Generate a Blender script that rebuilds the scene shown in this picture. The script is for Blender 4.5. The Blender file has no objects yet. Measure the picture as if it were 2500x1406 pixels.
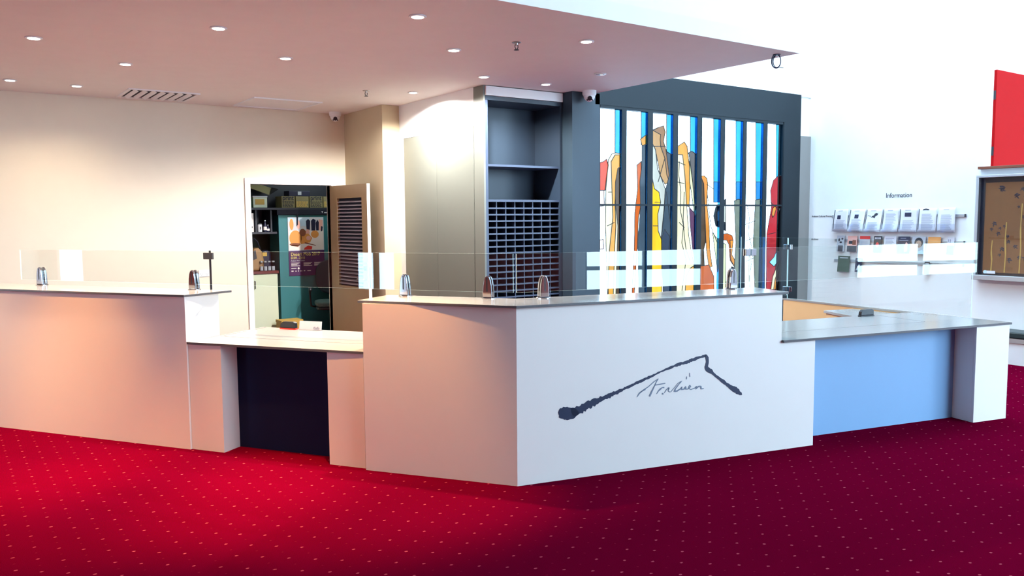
import bpy, math, random
from mathutils import Vector, Matrix
from mathutils.geometry import delaunay_2d_cdt
random.seed(7)
SC = bpy.context.scene
COL = SC.collection
MW = {}
# ---------------------------------------------------------------- desk frames
K = (2.766, 3.906)
LA = math.atan2(-.829, .559)      # run of the left faces
RA = math.atan2(-.227, .974)      # run of the right face
def PL(s, n):
    c, q = math.cos(LA), math.sin(LA)
    return (K[0] + s*c + n*q, K[1] + s*q - n*c)
def PR(s, n):
    c, q = math.cos(RA), math.sin(RA)
    return (K[0] + s*c + n*q, K[1] + s*q - n*c)
# ---------------------------------------------------------------- materials
def nodes(name):
    m = bpy.data.materials.new(name); m.use_nodes = True
    t = m.node_tree; t.nodes.clear()
    return m, t, t.nodes.new('ShaderNodeOutputMaterial')
def pm(name, col, rough=.5, metal=0., var=.03, scale=6., bump=0., spec=.5, coat=0.):
    m, t, out = nodes(name)
    p = t.nodes.new('ShaderNodeBsdfPrincipled')
    p.inputs['Roughness'].default_value = rough
    p.inputs['Metallic'].default_value = metal
    p.inputs['Specular IOR Level'].default_value = spec
    p.inputs['Coat Weight'].default_value = coat
    tc = t.nodes.new('ShaderNodeTexCoord')
    nz = t.nodes.new('ShaderNodeTexNoise'); nz.inputs['Scale'].default_value = scale; nz.inputs['Detail'].default_value = 4
    t.links.new(tc.outputs['Object'], nz.inputs['Vector'])
    mx = t.nodes.new('ShaderNodeMix'); mx.data_type = 'RGBA'
    mx.inputs[6].default_value = tuple(max(0, c*(1-var)) for c in col) + (1,)
    mx.inputs[7].default_value = tuple(min(1, c*(1+var)) for c in col) + (1,)
    t.links.new(nz.outputs['Fac'], mx.inputs[0])
    t.links.new(mx.outputs[2], p.inputs['Base Color'])
    if bump:
        b = t.nodes.new('ShaderNodeBump'); b.inputs['Strength'].default_value = bump; b.inputs['Distance'].default_value = .002
        n2 = t.nodes.new('ShaderNodeTexNoise'); n2.inputs['Scale'].default_value = 180
        t.links.new(tc.outputs['Object'], n2.inputs['Vector'])
        t.links.new(n2.outputs['Fac'], b.inputs['Height']); t.links.new(b.outputs[0], p.inputs['Normal'])
    t.links.new(p.outputs[0], out.inputs[0])
    return m
def emit(name, col, s):
    m, t, out = nodes(name)
    e = t.nodes.new('ShaderNodeEmission'); e.inputs[0].default_value = col + (1,); e.inputs[1].default_value = s
    t.links.new(e.outputs[0], out.inputs[0]); return m
def clear(name, tint, f0=.045, rough=0.):
    # thin clear sheet: Schlick reflection over a tinted see-through body
    m, t, out = nodes(name)
    lw = t.nodes.new('ShaderNodeLayerWeight'); lw.inputs[0].default_value = .5
    pw = t.nodes.new('ShaderNodeMath'); pw.operation = 'POWER'; pw.inputs[1].default_value = 5
    ml = t.nodes.new('ShaderNodeMath'); ml.operation = 'MULTIPLY_ADD'; ml.inputs[1].default_value = 1-f0; ml.inputs[2].default_value = f0
    t.links.new(lw.outputs['Facing'], pw.inputs[0]); t.links.new(pw.outputs[0], ml.inputs[0])
    tr = t.nodes.new('ShaderNodeBsdfTransparent'); tr.inputs[0].default_value = tint + (1,)
    gl = t.nodes.new('ShaderNodeBsdfGlossy'); gl.inputs['Roughness'].default_value = rough
    mx = t.nodes.new('ShaderNodeMixShader')
    t.links.new(ml.outputs[0], mx.inputs[0]); t.links.new(tr.outputs[0], mx.inputs[1]); t.links.new(gl.outputs[0], mx.inputs[2])
    t.links.new(mx.outputs[0], out.inputs[0]); return m
def stained(name, col):
    m, t, out = nodes(name)
    tr = t.nodes.new('ShaderNodeBsdfTransparent')
    tc = t.nodes.new('ShaderNodeTexCoord')
    mp = t.nodes.new('ShaderNodeMapping'); mp.inputs['Scale'].default_value = (9, 9, 3)
    nz = t.nodes.new('ShaderNodeTexNoise'); nz.inputs['Scale'].default_value = 1.; nz.inputs['Detail'].default_value = 6
    t.links.new(tc.outputs['Object'], mp.inputs[0]); t.links.new(mp.outputs[0], nz.inputs['Vector'])
    mx = t.nodes.new('ShaderNodeMix'); mx.data_type = 'RGBA'
    mx.inputs[6].default_value = tuple(c*.6 for c in col) + (1,)
    mx.inputs[7].default_value = tuple(min(1, c*1.4) for c in col) + (1,)
    t.links.new(nz.outputs['Fac'], mx.inputs[0]); t.links.new(mx.outputs[2], tr.inputs[0])
    gl = t.nodes.new('ShaderNodeBsdfGlossy'); gl.inputs['Roughness'].default_value = .08
    ms = t.nodes.new('ShaderNodeMixShader'); ms.inputs[0].default_value = .05
    t.links.new(tr.outputs[0], ms.inputs[1]); t.links.new(gl.outputs[0], ms.inputs[2])
    t.links.new(ms.outputs[0], out.inputs[0]); return m
def carpet():
    m, t, out = nodes('carpet')
    N = t.nodes.new; Lk = t.links.new
    p = N('ShaderNodeBsdfPrincipled'); p.inputs['Roughness'].default_value = .95; p.inputs['Specular IOR Level'].default_value = 0.
    tc = N('ShaderNodeTexCoord'); sp = N('ShaderNodeSeparateXYZ'); Lk(tc.outputs['Object'], sp.inputs[0])
    jn = N('ShaderNodeTexNoise'); jn.inputs['Scale'].default_value = 130; Lk(tc.outputs['Object'], jn.inputs['Vector'])
    def M(op, a, b=None, c=None):
        n = N('ShaderNodeMath'); n.operation = op
        for i, v in enumerate((a, b, c)):
            if v is None: continue
            if isinstance(v, (int, float)): n.inputs[i].default_value = v
            else: Lk(v, n.inputs[i])
        return n.outputs[0]
    def dots(ox, oy, rx, ry):
        u = M('DIVIDE', M('SUBTRACT', sp.outputs[0], ox), .195); v = M('DIVIDE', M('SUBTRACT', sp.outputs[1], oy), .174)
        a = M('MULTIPLY', M('SUBTRACT', M('FRACT', M('ADD', u, .5)), .5), .195/rx)
        b = M('MULTIPLY', M('SUBTRACT', M('FRACT', M('ADD', v, .5)), .5), .174/ry)
        d = M('ADD', M('MULTIPLY', a, a), M('MULTIPLY', b, b))
        d = M('ADD', d, M('MULTIPLY', M('SUBTRACT', jn.outputs['Fac'], .5), 2.2))
        r = N('ShaderNodeMapRange'); r.interpolation_type = 'SMOOTHSTEP'
        r.inputs['From Min'].default_value = 1.25; r.inputs['From Max'].default_value = .35
        Lk(d, r.inputs['Value']); return r.outputs['Result']
    X0, Y0 = 4.406, 2.482
    hx, hy = .0975, .087
    big = M('MAXIMUM', dots(X0, Y0, .0090, .0065), dots(X0+hx, Y0+hy, .0090, .0065))
    sm = M('MAXIMUM', dots(X0+hx, Y0, .006, .005), dots(X0, Y0+hy, .006, .005))
    pile = N('ShaderNodeTexNoise'); pile.inputs['Scale'].default_value = 260; pile.inputs['Detail'].default_value = 3
    Lk(tc.outputs['Object'], pile.inputs['Vector'])
    wear = N('ShaderNodeTexNoise'); wear.inputs['Scale'].default_value = 1.6; Lk(tc.outputs['Object'], wear.inputs['Vector'])
    f = M('ADD', M('MULTIPLY', pile.outputs['Fac'], .7), M('MULTIPLY', wear.outputs['Fac'], .3))
    base = N('ShaderNodeMix'); base.data_type = 'RGBA'
    base.inputs[6].default_value = CARPET_A + (1,); base.inputs[7].default_value = CARPET_B + (1,)
    Lk(f, base.inputs[0])
    m1 = N('ShaderNodeMix'); m1.data_type = 'RGBA'; m1.inputs[7].default_value = (.20, .014, .032, 1)
    Lk(M('MULTIPLY', sm, .55), m1.inputs[0]); Lk(base.outputs[2], m1.inputs[6])
    m2 = N('ShaderNodeMix'); m2.data_type = 'RGBA'; m2.inputs[7].default_value = (.46, .085, .12, 1)
    Lk(M('MULTIPLY', big, .72), m2.inputs[0]); Lk(m1.outputs[2], m2.inputs[6])
    Lk(m2.outputs[2], p.inputs['Base Color'])
    b = N('ShaderNodeBump'); b.inputs['Strength'].default_value = .5; b.inputs['Distance'].default_value = .004
    Lk(pile.outputs['Fac'], b.inputs['Height']); Lk(b.outputs[0], p.inputs['Normal'])
    Lk(p.outputs[0], out.inputs[0]); return m
CARPET_A = (.076, .0004, .0105)
CARPET_B = (.145, .0007, .0175)
M = dict(
 carpet=carpet(),
 ceil=pm('ceiling_paint', (.82, .80, .78), .7), wallc=pm('cream_wall_paint', (.76, .69, .56), .6), wallw=pm('white_wall_paint', (.86, .87, .88), .6),
 wall_shaded=pm('shaded_cream_paint', (.55, .46, .31), .6), portal=pm('slate_paint', (.0075, .015, .021), .6, spec=.3), pillar=pm('blue_slate_paint', (.020, .040, .062), .55), grey_door=pm('grey_door_paint', (.22, .21, .2), .5),
 frame=pm('white_gloss_paint', (.85, .87, .85), .35), lam=pm('white_laminate', (.80, .76, .72), .42, var=.015), kick=pm('navy_laminate', (.006, .009, .048), .6, spec=.12),
 bluep=pm('blue_grey_laminate', (.22, .40, .64), .45, var=.015), stone=pm('grey_stone_top', (.37, .375, .365), .13, var=.08, scale=90), shaded_edge=pm('shaded_stone_edge', (.10, .098, .105), .3, var=.1, scale=90), tan=pm('warm_glow_laminate', (.90, .64, .33), .45),  # slab edges use a darker copy of the stone, shade put into its colour
 chrome=pm('polished_steel', (.55, .57, .6), .09, 1., var=.02), steel=pm('brushed_steel', (.45, .43, .4), .3, 1.), black=pm('black_plastic', (.008, .009, .014), .4), dark=pm('dark_grey', (.03, .033, .04), .5),
 white=pm('white_plastic', (.82, .84, .86), .4), silver=pm('anodised_aluminium', (.55, .57, .6), .35, .7), doorp=pm('tan_door_paint', (.40, .28, .15), .45), cup=pm('grey_green_laminate', (.13, .14, .125), .38),
 pige=pm('navy_slate_melamine', (.020, .034, .058), .42), pigedge=pm('slate_edge_strip', (.036, .052, .095), .42), fin=pm('blue_mullion_gloss', (.03, .22, .62), .12, .75), lead=pm('lead_came', (.012, .012, .014), .5),
 ink=pm('dark_blue_ink', (.008, .018, .06), .45), grey_ink=pm('grey_ink', (.16, .20, .27), .5), paper=pm('white_paper', (.68, .675, .73), .6), textgrey=pm('printed_grey', (.30, .31, .40), .6), textblk=pm('printed_black', (.02, .02, .03), .6),
 teal=pm('teal_paint', (.035, .19, .22), .5), olive=pm('olive_wall', (.13, .13, .085), .7), cupw=pm('pale_green_laminate', (.70, .76, .58), .45), redtop=pm('red_brown_bench_top', (.16, .03, .025), .3), shelfd=pm('dark_shelf_board', (.02, .02, .035), .5),
 purple=pm('poster_purple', (.07, .018, .11), .5), yellow=pm('poster_yellow', (.9, .72, .2), .5), orange=pm('orange_print', (.78, .33, .08), .5), pink=pm('pink_print', (.85, .45, .38), .5), palep=pm('pale_print', (.9, .82, .78), .5), redp=pm('red_print', (.75, .04, .03), .5), skyp=pm('pale_blue_print', (.55, .72, .88), .5), brownp=pm('brown_print', (.25, .08, .04), .5),
 chairf=pm('teal_grey_upholstery', (.10, .17, .16), .9, bump=.6), chaird=pm('dark_upholstery', (.015, .03, .045), .85), redw=pm('red_panel_paint', (.50, .002, .004), .65, spec=.15), timber=pm('timber_sill', (.20, .06, .03), .4), terra_bounce=pm('terracotta_bounce_paint', (.46, .085, .055), .7), cork=pm('ochre_board', (.24, .092, .022), .6, var=.15, scale=14),
 rubber=pm('blue_black_cable', (.006, .012, .05), .4), cardb=pm('cardboard', (.23, .19, .09), .7, var=.12, scale=20), ochre=pm('ochre_card', (.62, .38, .08), .6), greenp=pm('green_box', (.02, .25, .10), .5), leather=pm('tan_leather', (.34, .19, .08), .5), navy=pm('navy_print', (.012, .012, .045), .45), gpic=pm('dark_green_print', (.03, .07, .035), .5), skin=pm('portrait_skin', (.42, .27, .2), .6), gp=pm('grey_print', (.45, .47, .52), .6), cush=pm('dark_teal_vinyl', (.01, .03, .035), .35), louv=pm('louvre_blade', (.40, .36, .42), .4), void=pm('dark_void', (.006, .006, .02), .8),
 glass=clear('clear_glass', (.965, .985, .975)), acry=clear('clear_acrylic', (.93, .94, .96), .03, .05), gedge=pm('glass_edge', (.62, .80, .78), .15), caseg=clear('case_glass', (.97, .97, .97), .05),
 lens=emit('lamp_lens', (1., .86, .66), 30.), lensoff=pm('lamp_lens_off', (.5, .55, .65), .2))
STAIN = dict(azure=(.006, .072, .135), deepblue=(.003, .038, .085), sky=(.80, .88, .92), cream=(.165, .125, .068), red=(.14, .012, .004), rose_reflection=(.22, .14, .13), gold=(.15, .055, .008), brown=(.016, .008, .004), redor=(.11, .018, .003), slate=(.010, .013, .016), tan=(.10, .046, .016), umber=(.06, .025, .010),  # rose pieces paint pinkish reflections into the first pane
 grey=(.10, .085, .068), amber=(.19, .085, .004), dusk=(.008, .010, .014), taupe=(.022, .017, .015), olive=(.14, .125, .06), plum=(.022, .007, .014), tango=(.14, .042, .006), black=(.002, .003, .004), ash=(.035, .034, .024), crimson=(.09, .004, .005), maroon=(.010, .003, .006), blue=(.07, .16, .24))
# ---------------------------------------------------------------- mesh helper
class MB:
    def __init__(s): s.v = []; s.f = []; s.m = []
    def add(s, vs, fs, mi=0):
        o = len(s.v); s.v += [tuple(v) for v in vs]; s.f += [tuple(i+o for i in f) for f in fs]; s.m += [mi]*len(fs); return s
    def box(s, x0, x1, y0, y1, z0, z1, mi=0, bev=0.):
        if bev:
            return s.prism(rrect(x0, x1, y0, y1, bev), z0, z1, mi)
        vs = [(x, y, z) for z in (z0, z1) for x, y in ((x0, y0), (x1, y0), (x1, y1), (x0, y1))]
        return s.add(vs, [(3, 2, 1, 0), (4, 5, 6, 7), (0, 1, 5, 4), (1, 2, 6, 5), (2, 3, 7, 6), (3, 0, 4, 7)], mi)
    def prism(s, poly, z0, z1, mi=0, mside=None):
        a = sum(poly[i][0]*poly[(i+1) % len(poly)][1]-poly[(i+1) % len(poly)][0]*poly[i][1] for i in range(len(poly)))
        if a < 0: poly = poly[::-1]
        n = len(poly)
        vs = [(x, y, z0) for x, y in poly]+[(x, y, z1) for x, y in poly]
        s.add(vs, [tuple(range(n))[::-1], tuple(range(n, 2*n))], mi)
        o = len(s.v)-2*n
        for i in range(n):
            j = (i+1) % n; s.f.append((o+i, o+j, o+n+j, o+n+i)); s.m.append(mi if mside is None else mside)
        return s
    def slab(s, O, U, V, pts, th, mi=0):
        # polygon pts (u,v) on plane O,U,V extruded th along U x V
        O = Vector(O); U = Vector(U); V = Vector(V); Nn = U.cross(V)
        a = sum(pts[i][0]*pts[(i+1) % len(pts)][1]-pts[(i+1) % len(pts)][0]*pts[i][1] for i in range(len(pts)))
        if a < 0: pts = pts[::-1]
        n = len(pts)
        vs = [O+U*p[0]+V*p[1] for p in pts]+[O+U*p[0]+V*p[1]+Nn*th for p in pts]
        fs = [tuple(range(n))[::-1], tuple(range(n, 2*n))]+[(i, (i+1) % n, n+(i+1) % n, n+i) for i in range(n)]
        return s.add(vs, fs, mi)
    def lathe(s, c, prof, seg=24, axis=(0, 0, 1), mi=0):
        A = Vector(axis).normalized(); U = A.orthogonal().normalized(); W = A.cross(U); c = Vector(c)
        vs = []; fs = []; n = len(prof)
        for k in range(seg):
            t = 2*math.pi*k/seg; d = U*math.cos(t)+W*math.sin(t)
            for r, h in prof: vs.append(c+d*r+A*h)
        for k in range(seg):
            j = (k+1) % seg
            for i in range(n-1): fs.append((k*n+i, j*n+i, j*n+i+1, k*n+i+1))
        if prof[0][0] > 1e-6: fs.append(tuple(k*n for k in range(seg))[::-1])
        if prof[-1][0] > 1e-6: fs.append(tuple(k*n+n-1 for k in range(seg)))
        return s.add(vs, fs, mi)
    def tube(s, pts, r, seg=10, mi=0, rs=None):
        pts = [Vector(p) for p in pts]; n = len(pts); vs = []; fs = []
        up = None
        for i, p in enumerate(pts):
            d = (pts[min(n-1, i+1)]-pts[max(0, i-1)]).normalized()
            if up is None: up = d.orthogonal().normalized()
            up = (up-d*up.dot(d)).normalized(); w = d.cross(up)
            rr = rs[i] if rs else r
            for k in range(seg):
                t = 2*math.pi*k/seg; vs.append(p+(up*math.cos(t)+w*math.sin(t))*rr)
        for i in range(n-1):
            for k in range(seg):
                j = (k+1) % seg; fs.append((i*seg+k, i*seg+j, (i+1)*seg+j, (i+1)*seg+k))
        fs += [tuple(range(seg))[::-1], tuple(range((n-1)*seg, n*seg))]
        return s.add(vs, fs, mi)
    def xf(s, mat):
        s.v = [tuple(mat @ Vector(v)) for v in s.v]; return s
    def build(s, name, mats, parent=None, local=False, smooth=False, bevel=0., loc=None):
        me = bpy.data.meshes.new(name)
        vs = s.v
        if parent is not None and not local:
            inv = MW[parent.name].inverted(); vs = [tuple(inv @ Vector(v)) for v in vs]
        if parent is None and loc is not None:
            vs = [tuple(Vector(v)-Vector(loc)) for v in vs]
        me.from_pydata(vs, [], s.f)
        for mt in (mats if isinstance(mats, (list, tuple)) else [mats]): me.materials.append(mt)
        me.polygons.foreach_set('material_index', s.m)
        if smooth: me.polygons.foreach_set('use_smooth', [True]*len(s.f))
        me.update()
        o = bpy.data.objects.new(name, me); COL.objects.link(o)
        if parent is not None:
            o.parent = parent; MW[o.name] = MW[parent.name]
        else:
            if loc is not None: o.location = loc
            MW[o.name] = Matrix.Translation(loc) if loc is not None else Matrix.Identity(4)
        if bevel:
            b = o.modifiers.new('bevel', 'BEVEL'); b.width = bevel; b.segments = 2; b.limit_method = 'ANGLE'
        return o
def rrect(x0, x1, y0, y1, r, k=5):
    P = []
    for cx, cy, a in ((x1-r, y0+r, -90), (x1-r, y1-r, 0), (x0+r, y1-r, 90), (x0+r, y0+r, 180)):
        for i in range(k+1):
            t = math.radians(a+90*i/k); P.append((cx+r*math.cos(t), cy+r*math.sin(t)))
    return P
def thing(name, label, cat, loc=(0, 0, 0), rz=0., group=None):
    o = bpy.data.objects.new(name, None); COL.objects.link(o)
    o.empty_display_size = .1; o.location = loc; o.rotation_euler = (0, 0, rz)
    MW[o.name] = Matrix.Translation(loc) @ Matrix.Rotation(rz, 4, 'Z')
    o['label'] = label; o['category'] = cat
    if group: o['group'] = group
    return o
def tag(o, label, cat, group=None):
    o['label'] = label; o['category'] = cat
    if group: o['group'] = group
    return o
def struct(o): o['kind'] = 'structure'; return o
def dup(root, loc, rz=None, label=None, group=None):
    r = root.copy(); COL.objects.link(r); r.location = loc
    if rz is not None: r.rotation_euler = (0, 0, rz)
    MW[r.name] = Matrix.Translation(loc) @ Matrix.Rotation(r.rotation_euler[2], 4, 'Z')
    if label: r['label'] = label
    if group: r['group'] = group
    for ch in list(root.children):
        c = ch.copy(); COL.objects.link(c); c.parent = r
        for g in list(ch.children):
            d = g.copy(); COL.objects.link(d); d.parent = c
    return r
def lettering(name, body, size, O, U, V, mat, parent=None, th=.0012, width=None, align='LEFT', off=0.):
    cu = bpy.data.curves.new('lettering', 'FONT'); cu.body = body; cu.size = size; cu.align_x = align; cu.extrude = th/2; cu.offset = off
    t = bpy.data.objects.new('lettering', cu); COL.objects.link(t)
    dg = bpy.context.evaluated_depsgraph_get()
    me0 = bpy.data.meshes.new_from_object(t.evaluated_get(dg))
    U = Vector(U); V = Vector(V); Nn = U.cross(V); O = Vector(O)
    xs = [v.co.x for v in me0.vertices]
    k = 1. if not width else width/(max(xs)-min(xs))
    mb = MB(); mb.add([O+U*(v.co.x*k)+V*v.co.y+Nn*(v.co.z+th/2) for v in me0.vertices], [tuple(p.vertices) for p in me0.polygons])
    bpy.data.objects.remove(t); bpy.data.curves.remove(cu); bpy.data.meshes.remove(me0)
    return mb.build(name, mat, parent)
SKY, EXPO = 14.5, .38
GLASS_SHAPES=[['azure',[[6.053,2.867],[6.163,2.875],[6.166,2.278],[6.055,2.273]]],['azure',[[6.439,2.896],[6.555,2.905],[6.56,2.404],[6.443,2.399]]],['azure',[[6.832,2.926],[6.959,2.936],[6.968,2.269],[6.84,2.265]]],['azure',[[7.217,2.955],[7.364,2.966],[7.376,2.284],[7.227,2.278]]],['azure',[[7.614,2.985],[7.753,2.996],[7.779,1.772],[7.637,1.772]]],['azure',[[8.012,3.015],[8.161,3.027],[8.193,1.754],[8.041,1.753]]],['azure',[[8.383,3.043],[8.545,3.056],[8.583,1.755],[8.418,1.754]]],['azure',[[8.778,3.073],[8.954,3.086],[8.988,2.038],[8.81,2.035]]],['deepblue',[[7.633,2.013],[7.774,2.015],[7.779,1.772],[7.637,1.772]]],['deepblue',[[8.035,2.02],[8.186,2.023],[8.193,1.754],[8.041,1.753]]],['deepblue',[[8.411,2.027],[8.575,2.03],[8.583,1.755],[8.418,1.754]]],['cream',[[5.958,2.216],[6.006,2.281],[6.067,2.296],[6.166,2.287],[6.174,0.779],[6.159,0.196],[5.952,0.216],[5.95,0.792],[5.919,1.509],[5.923,1.89]]],['red',[[5.803,2.178],[5.886,2.195],[5.934,2.224],[5.958,2.162],[5.927,1.981],[5.913,1.89],[5.803,1.889]]],['rose_reflection',[[5.803,1.889],[5.899,1.89],[5.904,1.727],[5.803,1.709]]],['rose_reflection',[[5.804,1.357],[5.888,1.364],[5.895,1.263],[5.804,1.257]]],['gold',[[5.999,2.199],[6.055,2.273],[6.166,2.278],[6.167,2.131],[6.098,2.057],[6.057,1.764],[6.071,1.507],[6.054,1.25],[6.036,0.787],[6.026,0.209],[5.952,0.216],[5.964,0.958],[5.978,1.252],[6.026,1.599],[6.01,1.946]]],['brown',[[6.098,2.13],[6.172,2.168],[6.182,0.194],[6.089,0.203],[6.074,0.785],[6.1,1.507],[6.06,1.764],[6.064,1.983]]],['gold',[[6.43,2.458],[6.494,2.498],[6.611,2.547],[6.612,2.407],[6.456,2.39]]],['redor',[[6.378,2.174],[6.445,2.217],[6.453,1.766],[6.408,1.597],[6.39,1.24],[6.352,0.769],[6.305,0.182],[6.279,0.184],[6.344,1.242],[6.351,1.654],[6.391,1.915]]],['slate',[[6.456,2.39],[6.573,2.42],[6.593,0.155],[6.395,0.173],[6.417,0.765],[6.4,1.315],[6.438,1.728],[6.426,1.99],[6.455,2.177]]],['tan',[[6.546,2.543],[6.702,2.602],[6.787,2.626],[6.815,2.558],[6.789,2.452],[6.834,2.35],[6.883,2.266],[6.887,1.999],[6.816,1.969],[6.74,2.072],[6.679,2.297],[6.547,2.432]]],['umber',[[6.624,2.566],[6.702,2.602],[6.787,2.626],[6.815,2.558],[6.789,2.452],[6.834,2.35],[6.883,2.266],[6.887,1.999],[6.848,2.074],[6.813,2.264],[6.745,2.394],[6.736,2.469],[6.743,2.525]]],['grey',[[6.546,2.441],[6.625,2.407],[6.665,2.353],[6.699,2.146],[6.762,2.034],[6.822,1.921],[6.806,1.691],[6.774,1.441],[6.759,1.346],[6.709,1.442],[6.707,1.634],[6.751,1.767],[6.723,1.881],[6.651,1.919],[6.618,2.031],[6.55,1.992]]],['amber',[[6.55,2.039],[6.618,2.031],[6.651,1.919],[6.723,1.881],[6.751,1.767],[6.707,1.634],[6.715,1.442],[6.769,1.345],[6.781,0.744],[6.769,0.138],[6.54,0.16],[6.561,0.757]]],['slate',[[6.834,2.344],[6.883,2.323],[6.976,2.289],[7.004,0.115],[6.788,0.136],[6.803,0.743],[6.769,1.345],[6.806,1.691],[6.83,1.921],[6.886,2.075]]],['dusk',[[6.769,1.345],[6.822,1.46],[6.989,1.282],[7.004,0.115],[6.81,0.134],[6.798,0.743]]],['cream',[[6.948,2.307],[7.1,2.336],[7.139,2.159],[7.173,1.769],[7.218,1.375],[7.289,1.095],[7.408,0.89],[7.422,0.076],[6.976,0.118]]],['gold',[[6.947,2.383],[7.01,2.405],[7.126,2.462],[7.174,2.412],[7.205,2.239],[7.235,2.123],[7.219,1.711],[7.173,1.73],[7.14,2.081],[7.1,2.313],[7.011,2.313],[6.949,2.269]]],['taupe',[[7.198,2.341],[7.254,2.361],[7.384,2.304],[7.397,1.532],[7.317,1.671],[7.271,2.006],[7.234,2.201]]],['olive',[[7.216,2.268],[7.271,2.006],[7.317,1.691],[7.397,1.532],[7.399,1.432],[7.3,1.651],[7.25,1.888],[7.22,2.005]]],['plum',[[7.219,1.711],[7.3,1.651],[7.399,1.452],[7.408,0.93],[7.287,1.195],[7.239,1.494]]],['gold',[[7.247,0.997],[7.376,1.052],[7.408,0.93],[7.411,0.708],[7.166,0.722],[7.177,0.901]]],['brown',[[7.36,2.008],[7.417,2.078],[7.468,2.01],[7.491,1.691],[7.538,1.39],[7.476,1.21],[7.515,0.702],[7.382,0.709]]],['tango',[[7.408,2.078],[7.466,2.083],[7.514,2.054],[7.533,1.987],[7.519,1.771],[7.565,1.49],[7.583,1.207],[7.628,1.002],[7.569,0.984],[7.52,1.208],[7.485,1.691],[7.462,1.99]]],['redor',[[7.377,1.012],[7.568,1.024],[7.661,0.878],[7.692,0.05],[7.393,0.078]]],['olive',[[7.627,1.408],[7.697,1.346],[7.866,1.26],[7.893,0.031],[7.786,0.686],[7.72,0.957]]],['black',[[7.854,1.813],[7.74,1.752],[7.675,1.711],[7.641,1.61],[7.679,1.489],[7.863,1.425]]],['grey',[[7.856,1.752],[7.753,1.711],[7.7,1.651],[7.708,1.549],[7.86,1.527]]],['redor',[[7.741,1.386],[7.894,1.394],[7.982,1.365],[8.002,1.309],[7.981,1.133],[8.052,1.047],[8.034,0.975],[7.948,1.062],[7.922,1.259],[7.88,1.312],[7.743,1.315]]],['tango',[[7.942,1.31],[8.002,1.309],[7.981,1.133],[8.052,1.047],[8.034,0.975],[7.963,1.071]]],['black',[[7.925,0.678],[7.93,0.907],[7.981,0.988],[8.044,0.964],[8.092,0.668],[8.108,0.01],[7.94,0.026]]],['ash',[[8.009,1.79],[8.087,1.811],[8.205,1.785],[8.249,-0.003],[8.108,0.01],[8.092,0.668],[8.028,0.986],[8.052,1.277]]],['ash',[[8.407,1.801],[8.489,1.814],[8.588,1.802],[8.641,-0.04],[8.423,-0.02],[8.429,0.649],[8.379,1.269]]],['crimson',[[8.702,1.926],[8.755,2.055],[8.848,2.111],[9.003,2.125],[9.014,1.778],[8.879,1.691],[8.841,1.258],[8.834,0.932],[8.74,0.631],[8.744,-0.05],[8.607,-0.037],[8.649,0.636],[8.641,1.37],[8.725,1.713]]],['maroon',[[9.01,1.909],[8.913,1.713],[8.847,1.626],[8.841,1.258],[8.834,0.932],[8.758,0.63],[8.778,-0.053],[9.076,-0.082]]],['tango',[[8.734,1.627],[8.752,1.702],[8.809,1.734],[8.821,1.691],[8.789,1.616],[8.756,1.584]]],['blue',[[8.705,1.013],[8.795,1.075],[8.844,1.149],[8.941,1.135],[8.876,1.017],[8.799,0.955]]],['cream',[[8.74,0.631],[8.779,0.825],[8.884,0.995],[8.924,1.038],[8.946,0.993],[8.821,0.779],[8.799,0.627]]],['tango',[[8.799,0.627],[8.821,0.779],[8.939,1.004],[8.989,0.969],[8.991,0.903],[8.874,0.755],[8.843,0.625]]]]
LEAD_LINES=[[[7.046,2.233],[7.04,2.079],[7.078,1.886],[7.067,1.691],[7.126,1.495],[7.101,1.299],[7.174,1.099],[7.109,0.725]],[[7.134,1.886],[7.119,1.574],[7.142,1.377],[7.172,1.218],[7.246,1.077]],[[7.013,2.232],[7.144,2.198]],[[7.016,2.001],[7.133,1.984]],[[7.055,1.535],[7.14,1.475]],[[6.615,2.388],[6.825,2.397]],[[6.813,2.264],[6.709,1.995]],[[8.247,1.754],[8.299,1.586],[8.289,1.376],[8.383,1.142],[8.319,0.847],[8.346,0.418]],[[8.231,1.503],[8.414,1.543]],[[8.236,1.293],[8.371,1.333]],[[8.243,1.04],[8.394,1.078]],[[7.523,1.891],[7.589,1.49],[7.713,1.285]],[[5.959,1.872],[6.01,1.873]],[[5.948,1.509],[6.046,1.544]],[[6.485,1.991],[6.551,1.879],[6.449,1.691],[6.555,1.502],[6.452,1.314]],[[8.668,1.37],[8.82,1.389]],[[8.706,1.777],[8.862,1.691]],[[6.658,1.767],[6.751,1.767]],[[6.634,1.501],[6.714,1.5]],[[8.058,1.691],[8.131,1.275],[8.094,0.857]],[[6.844,1.883],[6.917,1.497],[6.881,1.11]],[[7.625,1.932],[7.725,1.893],[7.791,1.914]],[[7.521,1.981],[7.625,1.932]]]
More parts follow.
